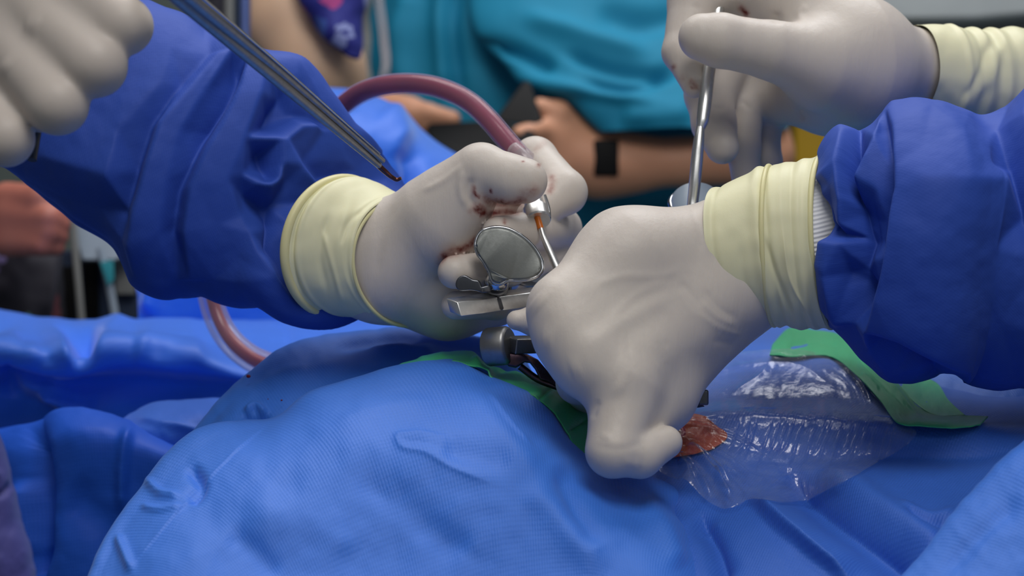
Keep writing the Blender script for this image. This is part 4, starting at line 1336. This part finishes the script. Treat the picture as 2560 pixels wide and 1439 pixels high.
hU = hand('gloved_hand',
          palm=[((2440, 190, .862, 40), (2290, 172, .849, 84)), ((2290, 176, .849, 84), (2120, 152, .828, 148)), ((2120, 120, .835, 130), (1900, -70, .84, 100)), ((2140, 170, .825, 140), (2050, 165, .815, 100)),
                ((2080, 220, .845, 90), (1962, 240, .852, 70)), ((2270, 225, .857, 70), (2080, 252, .85, 78)), ((2000, 60, .85, 110), (1860, 60, .855, 90))],
          fingers=[
              [(2060, 160, .812, 100), (1930, 126, .802, 72), (1800, 101, .796, 66), (1755, 93, .796, 59)],
              [(1850, -60, .84, 78), (1735, 5, .835, 64), (1704, 130, .825, 47), (1736, 213, .815, 32)],
              [(1860, 60, .855, 70), (1775, 235, .848, 62), (1785, 310, .84, 54), (1806, 368, .83, 42)],
              [(1920, 120, .86, 60), (1866, 270, .855, 44), (1858, 370, .85, 42), (1864, 440, .85, 36)],
              [(1960, 200, .865, 50), (1915, 320, .865, 36), (1922, 405, .862, 32), (1925, 440, .86, 28)]],
          mat=M['glove'], parent=sb, h=0.0013,
          strokes=[('g', [(2012, 60), (2000, 35), (2020, 10)], 10, 0.8), ('r', [(1735, 10), (1750, 25)], 4, -0.6), ('g', [(1940, 62), (1945, 30)], 12, -0.7), ('r', [(1995, 270), (2000, 290), (2010, 300)], 5, -1.2), ('r', [(1780, 268), (1815, 270)], 4, -0.7), ('r', [(1850, 250), (1880, 275)], 4, -0.6)],
          stains=[([(1845, 12), (1862, 30), (1872, 42)], 8, 0.9), ([(1680, 160), (1686, 175)], 7, 0.6), ([(1722, 195), (1738, 215), (1748, 222)], 8, 0.65), ([(1728, 218), (1732, 222)], 6, 0.8), ([(1700, 190), (1712, 200)], 9, 0.25), ([(1805, 408), (1840, 400)], 10, 0.3)])
tube('glove_cuff', [(2287, 64, .846), (2330, 62, .85), (2356, 64, .852), (2400, 68, .857), (2440, 74, .861), (2515, 68, .868), (2640, 95, .88)],
     [(2292, 284, .846), (2330, 304, .85), (2360, 318, .852), (2400, 325, .857), (2440, 330, .861), (2515, 335, .868), (2640, 350, .88)],
     M['cuff'], hU, thick=0.95, bow=[(34, 0), (30, 0), (20, 0), (10, 0)], nu=140, nt=160, noise=(0.4, 60), caps=False,
     rings=[(0.0, .02, .2), (.22, .025, 1.0), (.32, .03, -1.0), (.38, .03, .9), (.45, .03, -.9), (.51, .03, .9), (.58, .03, -.6), (.66, .05, .6)],
     strokes=[('g', [(2510, 90), (2480, 180), (2430, 260)], 14, 1.2), ('g', [(2480, 90), (2450, 180), (2400, 260)], 10, -1.0)])
tube('gown_sleeve', [(2600, 40, .872), (2640, 20, .875), (2900, -40, .90)], [(2480, 380, .872), (2600, 400, .875), (2900, 480, .90)], M['gown'], sb, thick=.8, nu=80, nt=100, noise=(1.5, 80), caps=False,
     bow=[(0, 0), (0, 0)])

# ---------------------------------------------------------------- instruments
rg = empty('rongeur', Pv((700, 200, .68)), 'long slim steel rongeur with hooked tip, held by the upper left glove', 'instrument')
psweep('shaft', [(395, -46, .615, 20), (700, 208, .68, 13.5), (900, 374, .727, 9.2), (948, 414, .739, 8)], M['steel_shaft'], rg, nseg=24, n=40)
psweep('sliding_shaft', [(436, -40, .613, 20), (700, 180, .678, 12.5), (900, 352, .725, 8.6), (958, 403, .738, 6.5)], M['steel_shaft'], rg, nseg=24, n=40)
psweep('rail', [(458, -46, .609, 5), (700, 162, .674, 3.6), (900, 340, .722, 2.6), (950, 384, .734, 2)], M['steel_polished'], rg, nseg=12, n=30)
psweep('jaw', [(940, 408, .738, 7.5), (962, 428, .741, 7), (982, 444, .744, 5.5), (992, 449, .7445, 5), (1003, 445, .744, 4)], M['steel_stained'], rg, nseg=16, n=40)
psweep('handle', [(395, -60, .63, 26), (260, -60, .66, 26), (170, 60, .672, 22), (118, 190, .672, 17), (97, 280, .668, 15), (88, 340, .66, 14), (80, 400, .656, 12)], M['steel_dark'], rg, nseg=20, n=50)

rod = empty('dissector', Pv((1760, 260, .79)), 'straight steel dissector rod gripped between gloved thumb and fingertips, upper right', 'instrument')
psweep('handle', [(1806, -60, .835, 16), (1793, 40, .828, 16), (1772, 180, .812, 16), (1758, 290, .804, 16), (1756, 305, .803, 15), (1751, 322, .802, 10.5)], M['steel_bright'], rod, nseg=28, n=80)
psweep('shaft', [(1751, 320, .802, 10.5), (1748, 345, .80, 13), (1743, 395, .798, 15), (1738, 450, .796, 15), (1732, 505, .795, 14), (1724, 580, .79, 12)], M['steel_bright'], rod, nseg=28, n=60)

hs = empty('suction_tube', Pv((1330, 520, .78)), 'suction tube full of red fluid arching over the left glove to a thin steel tip', 'tube')
pp = [(1316, 402, .803, 26), (1298, 385, .805, 26.5), (1262, 345, .81, 27), (1226, 303, .815, 27), (1169, 252, .825, 27), (1099, 220, .835, 27), (1029, 209, .845, 27), (958, 214, .855, 27), (888, 240, .87, 27), (837, 281, .88, 27), (760, 360, .90, 27), (650, 470, .93, 28), (560, 600, .95, 30), (522, 680, .955, 31), (530, 760, .955, 31), (560, 830, .95, 32), (620, 890, .94, 33), (720, 930, .93, 33)]
psweep('tube_wall', pp[:12], M['pvc'], hs, nseg=32, n=160)
psweep('fluid', [(a, b, c, r * .83) for a, b, c, r in pp[1:12]], M['blood'], hs, nseg=24, n=140)
psweep('tube_wall', pp[11:], M['pvc_empty'], hs, nseg=32, n=120)
psweep('fluid', [(a + 5, b + 2, c, r * .5) for a, b, c, r in pp[11:]], M['blood_red'], hs, nseg=24, n=120)
psweep('connector', [(1284, 372, .804, 19), (1305, 392, .80, 20), (1330, 425, .797, 17), (1350, 470, .794, 15)], M['pvc_empty'], hs, nseg=24, n=40)
a0, a1 = Pv((1332, 496, .792)), Pv((1345, 553, .782))
lathe('hub', a0, a1, [(0, .0045), (.45, .0048), (.5, .0060), (.56, .0062), (.95, .0062), (1.0, .0057), (1.0, .001)], M['steel_bright'], hs, nseg=48)
psweep('finger_plate', [(1362, 488, .789, 4), (1372, 520, .785, 4), (1374, 545, .782, 4)], M['steel_polished'], hs, n=20)
psweep('amber_ring', [(1342, 541, .781, 8.5), (1348, 560, .779, 8.5), (1352, 572, .778, 8)], M['amber'], hs, nseg=20, n=20)
psweep('cannula', [(1350, 562, .779, 7), (1358, 590, .776, 7.5), (1374, 628, .772, 9.5), (1394, 672, .768, 10), (1420, 730, .764, 9), (1460, 800, .79, 7)], M['steel_bright'], hs, nseg=24, n=60)

rt = empty('retractor', Pv((1240, 760, 0.7650)), 'steel retractor with oval wing screw, square bar and round knob under the front glove', 'retractor')
L0, L1 = Pv((1141, 771, 0.7520)), Pv((1420, 733, 0.7900))
e1 = (L1 - L0) / np.linalg.norm(L1 - L0)
e2 = UPV * math.cos(math.radians(14)) - FW * math.sin(math.radians(14))
hb = .0040
Lb = np.linalg.norm(Pv((1243, 757, 0.7650)) - L0)
def nrm_el(deg):
    v = np.array([0.0, -math.cos(math.radians(deg)), math.sin(math.radians(deg))])
    v = v - e1 * (v @ e1)
    return v / np.linalg.norm(v)


def bar_prism(name, s0, s1, mat, k=1.0):
    """bar with a sloping front face and a flat top"""
    tf, tt = np.cross(e1, nrm_el(24)), np.cross(e1, nrm_el(86))
    if tf[2] < 0: tf = -tf
    if tt[1] < 0: tt = -tt
    A = L0 - tf * .0033 * k - nrm_el(0) * -.002
    Bp = A + tf * .0066 * k
    Cp = Bp + tt * .0085 * k
    Dp = A + tt * .0085 * k
    bm = bmesh.new()
    a_ = [bm.verts.new(v + e1 * s0) for v in (A, Bp, Cp, Dp)]
    b_ = [bm.verts.new(v + e1 * s1) for v in (A, Bp, Cp, Dp)]
    bm.faces.new(a_)
    bm.faces.new(b_[::-1])
    for q in range(4):
        bm.faces.new((a_[q], a_[(q + 1) % 4], b_[(q + 1) % 4], b_[q]))
    bmesh.ops.bevel(bm, geom=bm.edges[:], offset=.0005, segments=3, profile=.5, affect='EDGES')
    return bm_obj(name, bm, mat, rt)


La = Lb + .0010
bar_prism('bar_end', 0, Lb, M['steel_bright'])
bar_prism('cross_bar', La, La + .034, M['steel_bright'])
bar_prism('bar_joint', Lb - .0012, La + .0012, M['steel_dark'], .88)
# clamp riser and wing screw
base = Pv((1240, 742, 0.7640))
colr = lambda y, d: Pv((1240 + (742 - y) * .06, y, d))
lathe('collar', Pv((1237, 742, 0.7760)), Pv((1241, 712, 0.7690)), [(0, .0052), (.55, .0052), (.6, .0046), (.66, .0046), (.7, .0056), (.95, .0056), (1, .005), (1, .001)], M['steel'], rt)
ws = lathe('wing_screw', Pv((1241, 716, 0.7640)), Pv((1246, 672, 0.7610)), [(0, .002), (0, .0048), (.12, .0053), (.3, .0055), (.45, .0054), (.6, .0047), (.8, .0036), (1, .0024), (1, .0005)], M['steel_polished'], rt)
wing0 = [(1222, 682, 0.7570), (1217, 672, 0.7570), (1207, 655, 0.7570), (1193, 636, 0.7580), (1187, 617, 0.7580), (1190, 596, 0.7590), (1201, 579, 0.7595), (1222, 570, 0.7600), (1245, 568, 0.7600), (1268, 572, 0.7600), (1295, 585, 0.7600), (1320, 604, 0.7600), (1340, 628, 0.7600), (1353, 655, 0.7590), (1354, 674, 0.7580), (1344, 688, 0.7575), (1324, 697, 0.7570), (1298, 700, 0.7570), (1282, 700, 0.7570), (1266, 701, 0.7565), (1250, 709, 0.7565), (1230, 703, 0.7567)]
wing = [(x, y, d) for x, y, d in wing0]
wp = plate('wing', wing, FW + XR * .25, .0030, M['steel_wing'], rt, bevel=.0012, smooth_n=90)
wo = resample(np.array(wing + wing[:1], float), 91)[:-1]
sweep('wing_rim', P(wo[:, 0], wo[:, 1], wo[:, 2]) + (FW + XR * .25) * .0014, np.full(90, .0009), M['steel_polished'], rt, nseg=12, n=160, closed=True)
lever = [(x, y, d) for x, y, d in ((1204, 716, .757), (1196, 701, .757), (1182, 698, .757), (1172, 692, .757), (1160, 687, .757), (1147, 692, .757), (1139, 704, .757), (1139, 717, .757), (1147, 726, .757), (1160, 727, .757), (1176, 726, .757), (1192, 728, .757), (1208, 732, .757), (1226, 728, .758), (1224, 714, .758))]
plate('lever', lever, FW + XR * .2, .0022, M['steel_dark'], rt, bevel=.0007, smooth_n=50)
# far arm behind the clamp
F0, F1 = Pv((1262, 722, 0.7900)), Pv((1400, 682, 0.8200))
obox('far_arm', (F0 + F1) / 2, F1 - F0, e2, (np.linalg.norm(F1 - F0) / 2, .0036, .004), M['steel_polished'], rt, bevel=.0005)
plate('far_wing', [(1288, 706, 0.7900), (1300, 690, 0.7950), (1325, 690, 0.8000), (1352, 693, 0.8050), (1362, 705, 0.8050), (1340, 716, 0.8000), (1310, 716, 0.7900)], UPV, .0015, M['steel'], rt, bevel=.0005, smooth_n=30)
# lower knob and bracket
K0, K1 = Pv((1215, 868, 0.7680)), Pv((1276, 862, 0.7635))
lathe('knob', K0, K1, [(0, .001), (0, .0072), (.06, .0083), (.14, .0087), (.86, .0087), (.94, .0083), (1.0, .0074), (1.0, .001)], M['steel'], rt, nseg=64)
G0, G1 = Pv((1276, 862, 0.7630)), Pv((1400, 858, 0.7820))
obox('bracket', (G0 + G1) / 2, G1 - G0, e2, (np.linalg.norm(G1 - G0) / 2, .0034, .0042), M['steel'], rt, bevel=.0006)
plate('hook_arm', [(1262, 905, 0.7620), (1272, 880, 0.7620), (1290, 884, 0.7620), (1318, 884, 0.7640), (1345, 898, 0.7640), (1368, 925, 0.7640), (1400, 960, 0.7640), (1392, 968, 0.7640), (1366, 952, 0.7630), (1350, 948, 0.7620), (1338, 922, 0.7620), (1325, 906, 0.7620), (1312, 904, 0.7620), (1300, 912, 0.7620), (1290, 918, 0.7620), (1272, 914, 0.7620)], FW + UPV * -.1, .006, M['steel_bronze'], rt, bevel=.0008)
psweep('hook_arm', [(1300, 915, 0.7680, 9), (1340, 945, 0.7680, 9), (1400, 970, 0.7660, 8)], M['steel_bronze'], rt, n=20)
# ratchet end emerging on the far side of the fist
R0 = Pv((1756, 992, 0.7620))
obox('ratchet', R0, XR, UPV, (.0024, .0034, .004), M['steel_dark'], rt, bevel=.0008)
plate('ratchet_plate', [(1640, 1000, 0.7620), (1735, 985, 0.7620), (1752, 990, 0.7620), (1752, 1006, 0.7620), (1762, 1016, 0.7620), (1745, 1019, 0.7620), (1715, 1014, 0.7620), (1690, 1010, 0.7620), (1640, 1060, 0.7620)], FW, .004, M['equip_dark'], rt, bevel=.0006)
plate('blade', [(1600, 1010, 0.7600), (1690, 1012, 0.7600), (1692, 1040, 0.7600), (1688, 1064, 0.7580), (1640, 1075, 0.7580), (1600, 1080, 0.7580)], FW, .003, M['steel_dark'], rt, bevel=.0005)
plate('bar_end', [(1870, 815, 0.7900), (1900, 820, 0.7900), (1908, 830, 0.7900), (1895, 838, 0.7900), (1860, 838, 0.7900)], FW, .004, M['steel_dark'], rt, bevel=.0006)

cup = empty('steel_cup', Pv((1735, 520, .84)), 'rounded grey steel rim showing behind the gloved wrist, beside the rod', 'cup')
sweep('rim', P(1740 + 64 * np.cos(np.linspace(0, 2 * np.pi, 40, endpoint=False)), 506 + 34 * np.sin(np.linspace(0, 2 * np.pi, 40, endpoint=False)), .84 - .012 * np.sin(np.linspace(0, 2 * np.pi, 40, endpoint=False))), np.full(40, .0013), M['steel_polished'], cup, nseg=12, n=100, closed=True)
lathe('bowl', Pv((1740, 506, .84)), Pv((1742, 590, .82)), [(.93, .0006), (.9, .006), (.6, .0108), (.3, .0116), (0, .0119), (0, .0125), (.3, .0122), (.7, .011), (.95, .009), (1, .006), (1, .0008)], M['equip_grey'], cup)

# ---------------------------------------------------------------- people behind
tp = empty('person', P(1500, 400, 1.95), 'person in teal scrubs with a black watch, standing behind the table holding a folio', 'person')
hand('body', palm=[((1400, -500, 2.05, 150), (1400, 500, 2.05, 230)), ((1850, -420, 1.98, 95), (1908, 380, 1.80, 62)), ((1000, -420, 2.05, 95), (800, 330, 2.0, 70)), ((1850, -420, 1.98, 95), (1400, -450, 2.05, 120)), ((1000, -420, 2.05, 95), (1400, -450, 2.05, 120)),
                   ((1905, 395, 1.80, 64), (1560, 408, 1.80, 62)), ((1560, 408, 1.80, 60), (1490, 400, 1.80, 56)), ((1490, 395, 1.80, 58), (1400, 350, 1.79, 62)), ((1480, 430, 1.80, 50), (1390, 410, 1.79, 48)),
                   ((800, 330, 2.0, 66), (960, 290, 1.88, 46)), ((960, 290, 1.88, 46), (1020, 290, 1.86, 46))],
     fingers=[[(1430, 330, 1.79, 40), (1395, 285, 1.775, 34), (1350, 268, 1.77, 24)],
              [(1410, 350, 1.785, 38), (1350, 325, 1.76, 28), (1300, 335, 1.745, 22)],
              [(1400, 385, 1.785, 38), (1320, 360, 1.765, 28), (1280, 370, 1.76, 24)],
              [(1400, 410, 1.785, 36), (1330, 398, 1.77, 27), (1290, 405, 1.765, 22)],
              [(1400, 425, 1.785, 34), (1345, 432, 1.77, 25), (1310, 432, 1.765, 20)],
              [(1010, 285, 1.86, 38), (1070, 285, 1.845, 27), (1130, 298, 1.835, 22)],
              [(1010, 305, 1.86, 38), (1070, 315, 1.85, 26), (1120, 325, 1.84, 21)]],
     mat=M['skin'], parent=tp, h=0.005, stains=None, kp=.03, kf=.012)
tube('scrub_top', [(905, -420, 2.0), (905, -60, 1.98), (915, 120, 1.96), (930, 300, 1.95), (930, 700, 1.95)], [(1900, -420, 2.02), (1880, -60, 1.98), (1860, 120, 1.96), (1850, 300, 1.95), (1850, 700, 1.95)],
     M['teal'], tp, thick=.42, nu=180, nt=200, noise=(6, 160), seed=71, strokes=[
         ('s', [(1120, -100), (1105, 60), (1120, 260)], 60, 14, 20), ('g', [(1145, -100), (1130, 60), (1150, 280)], 18, -22), ('g', [(1030, -50), (1000, 120), (1020, 250)], 30, 12),
         ('g', [(1500, 470), (1650, 500), (1750, 480)], 30, -8), ('g', [(1480, 560), (1600, 590)], 30, 6)])
tube('scrub_sleeve', [(1190, -260, 1.93), (1165, -60, 1.89), (1190, 90, 1.84), (1300, 190, 1.80), (1420, 250, 1.775), (1500, 330, 1.765)], [(2060, -260, 1.96), (2060, -60, 1.93), (2020, 100, 1.87), (1990, 200, 1.82), (1980, 260, 1.79), (1970, 322, 1.775)],
     M['teal'], tp, thick=.30, nu=160, nt=200, noise=(3, 120), seed=73, caps=False, strokes=[
         ('g', [(1180, 110), (1290, 130), (1400, 180)], 20, -14), ('g', [(1190, 170), (1320, 200), (1480, 230), (1660, 260)], 16, 9), ('g', [(1300, 40), (1450, 90), (1640, 140)], 26, 12),
         ('g', [(1400, 130), (1520, 170), (1700, 190)], 14, -10), ('g', [(1440, 210), (1600, 215), (1720, 150)], 18, -9), ('g', [(1480, 20), (1600, 60), (1740, 30)], 30, -12), ('g', [(1540, 290), (1640, 290), (1740, 280)], 34, 8)])
wt = psweep('wrist_watch', [(1505, 340, 1.81, 10), (1505, 341, 1.81, 10)], M['watch'], tp, n=4) if False else None
tube('wrist_watch', [(1494, 333, 1.80), (1530, 338, 1.80), (1552, 344, 1.80)], [(1484, 466, 1.80), (1522, 470, 1.80), (1548, 470, 1.80)], M['watch'], tp, thick=1.0, nu=30, nt=60, caps=False)
obox('watch_face', Pv((1515, 395, 1.768)), XR, UPV, (.013, .019, .005), M['black'], tp, bevel=.003)
fo = empty('folio', Pv((1200, 330, 1.74)), 'open black folio case held by the person in teal', 'folio')
plate('cover', [(1235, 300, 1.75), (1312, 200, 1.775), (1326, 206, 1.775), (1358, 300, 1.75), (1330, 315, 1.745)], FW, .008, M['black'], fo, bevel=.002)
plate('cover', [(1062, 322, 1.77), (1075, 308, 1.77), (1250, 300, 1.75), (1340, 330, 1.735), (1330, 395, 1.72), (1230, 410, 1.72), (1160, 396, 1.72), (1080, 350, 1.74)], FW, .008, M['black'], fo, bevel=.002)

pb = empty('person', P(760, 100, 1.65), 'person in a navy flower print top, bare bent arm behind the left sleeve', 'person')
hand('body', palm=[((690, -330, 1.66, 80), (700, -40, 1.62, 84)), ((700, -40, 1.62, 80), (722, 60, 1.60, 92)), ((722, 60, 1.60, 92), (800, 180, 1.585, 90)), ((860, -200, 1.66, 70), (800, 150, 1.60, 85)), ((800, 180, 1.585, 88), (860, 330, 1.62, 60))], fingers=[], mat=M['skin_pale'], parent=pb, h=.004, stains=None, kp=.03)
tube('print_top', [(690, -330, 1.60), (735, -40, 1.55), (775, 40, 1.535), (805, 95, 1.525), (850, 132, 1.52)], [(960, -330, 1.60), (918, -40, 1.56), (908, 60, 1.545), (902, 110, 1.53), (896, 145, 1.525)], M['navy_print'], pb, thick=1.0, nu=80, nt=80, noise=(3, 70), caps=False)
tube('print_top', [(870, -330, 1.72), (880, 0, 1.70), (890, 150, 1.69), (900, 300, 1.68)], [(960, -330, 1.72), (925, 0, 1.70), (925, 150, 1.69), (930, 300, 1.68)], M['grey_paint'], pb, thick=1.0, nu=40, nt=40, noise=(3, 70), caps=False)

pd = empty('person', P(60, 620, 1.4), 'person in dark flower print scrubs with a reddish bare hand, at far left', 'person')
hand('body', palm=[((-300, 620, 1.5, 75), (-60, 560, 1.42, 72)), ((-60, 560, 1.42, 72), (60, 540, 1.40, 62))],
     fingers=[[(20, 500, 1.40, 45), (100, 500, 1.38, 38), (140, 530, 1.38, 30)], [(30, 540, 1.39, 40), (120, 545, 1.37, 30), (150, 560, 1.38, 26)], [(30, 575, 1.39, 38), (120, 580, 1.37, 28), (148, 590, 1.38, 24)], [(20, 605, 1.39, 36), (105, 612, 1.37, 26), (140, 618, 1.38, 22)]],
     mat=M['skin_pink'], parent=pd, h=.0035, stains=None)
tube('print_top', [(-330, 560, 1.6), (-100, 590, 1.55), (60, 610, 1.5), (150, 640, 1.5)], [(-330, 1000, 1.6), (-100, 1000, 1.55), (60, 1000, 1.5), (138, 1000, 1.5)], M['dark_print'], pd, thick=.4, nu=90, nt=90, noise=(4, 80))
tube('print_top', [(500, -200, 1.98), (500, 0, 1.97), (500, 200, 1.96)], [(566, -200, 1.98), (566, 0, 1.97), (566, 200, 1.96)], M['dark_print'], pd, thick=1.0, nu=40, nt=40, noise=(3, 80))

# ---------------------------------------------------------------- equipment behind
iv = empty('drip_stand', Pv((590, 100, 1.7)), 'steel drip stand posts behind the rongeur shaft, one coloured with a blue reflection', 'stand')
def post(name, x, y0, y1, d, r, mat, par):
    return lathe(name, Pv((x, y0, d)), Pv((x, y1, d)), [(0, .001), (0, r), (1, r), (1, .001)], mat, par, nseg=24)
post('post', 573, -300, 900, 1.78, .0048, M['grey_paint'], iv)
post('post', 613, -300, 900, 1.50, .0046, M['pole_reflection'], iv)
post('post', 592, -300, 900, 1.82, .006, M['equip_dark'], iv)

dl = empty('drip_line', Pv((955, 100, 1.6)), 'clear drip tubing hanging down in front of teal scrubs', 'tube')
psweep('tube_wall', [(935, -200, 1.62, 12), (948, 0, 1.62, 12), (960, 100, 1.61, 12), (962, 180, 1.60, 12), (940, 230, 1.60, 12), (905, 210, 1.60, 11), (885, 150, 1.6, 11)], M['pvc_empty'], dl, nseg=16, n=60)

mo = empty('monitor_cart', Pv((250, 700, 1.55)), 'grey equipment cart with dark panels and pale posts, far left', 'cart')
plate('panel', [(165, 520, 1.56), (345, 560, 1.56), (345, 615, 1.56), (290, 650, 1.55), (205, 650, 1.55)], FW, .04, M['equip_grey'], mo, bevel=.002)
plate('body', [(140, 625, 1.60), (345, 625, 1.60), (345, 1000, 1.60), (140, 1000, 1.60)], FW, .12, M['equip_dark'], mo, bevel=.003)
plate('vent', [(285, 640, 1.585), (335, 625, 1.585), (335, 735, 1.585), (290, 735, 1.585)], FW, .01, M['grey_paint'], mo, bevel=.001)
plate('black_plate', [(156, 665, 1.595), (182, 665, 1.595), (195, 900, 1.595), (156, 900, 1.595)], FW, .01, M['black'], mo, bevel=.001)  # raised flat black plate on the cart front
plate('black_plate', [(205, 655, 1.592), (240, 655, 1.592), (245, 800, 1.592), (213, 800, 1.592)], FW, .01, M['black'], mo, bevel=.001)  # another raised flat black plate
psweep('post', [(180, 500, 1.54, 9), (190, 640, 1.54, 9), (206, 820, 1.54, 9)], M['grey_paint'], mo, n=20, nseg=14)
psweep('post', [(250, 620, 1.54, 10), (275, 720, 1.54, 10), (296, 840, 1.54, 10)], M['equip_grey'], mo, n=20, nseg=14)
plate('label', [(250, 655, 1.532), (282, 650, 1.532), (284, 700, 1.532), (270, 715, 1.532)], FW, .003, M['teal_label'], mo, bevel=.0005)

yb = empty('waste_bin', Pv((2050, 350, 2.3)), 'yellow waste bin between the upper gloved hand and the right sleeve', 'bin')
plate('bin_body', [(1985, 250, 2.3), (2240, 250, 2.3), (2230, 700, 2.3), (1995, 700, 2.3)], FW, .16, M['yellow'], yb, bevel=.004)
plate('bin_lid', [(1978, 228, 2.29), (2248, 228, 2.29), (2246, 256, 2.29), (1980, 256, 2.29)], FW, .18, M['yellow'], yb, bevel=.004)

cb = empty('equipment_cabinet', Pv((2400, 0, 2.2)), 'pale grey equipment cabinet in the upper right corner above the glove cuff', 'cabinet')
plate('cabinet_body', [(2170, -400, 2.2), (2750, -400, 2.2), (2750, 20, 2.2), (2440, 48, 2.2), (2170, 50, 2.2)], FW, .3, M['white_paint'], cb, bevel=.006)
plate('cabinet_base', [(2270, 50, 2.25), (2740, 42, 2.25), (2740, 900, 2.25), (2270, 900, 2.25)], FW, .25, M['grey_paint'], cb, bevel=.004)
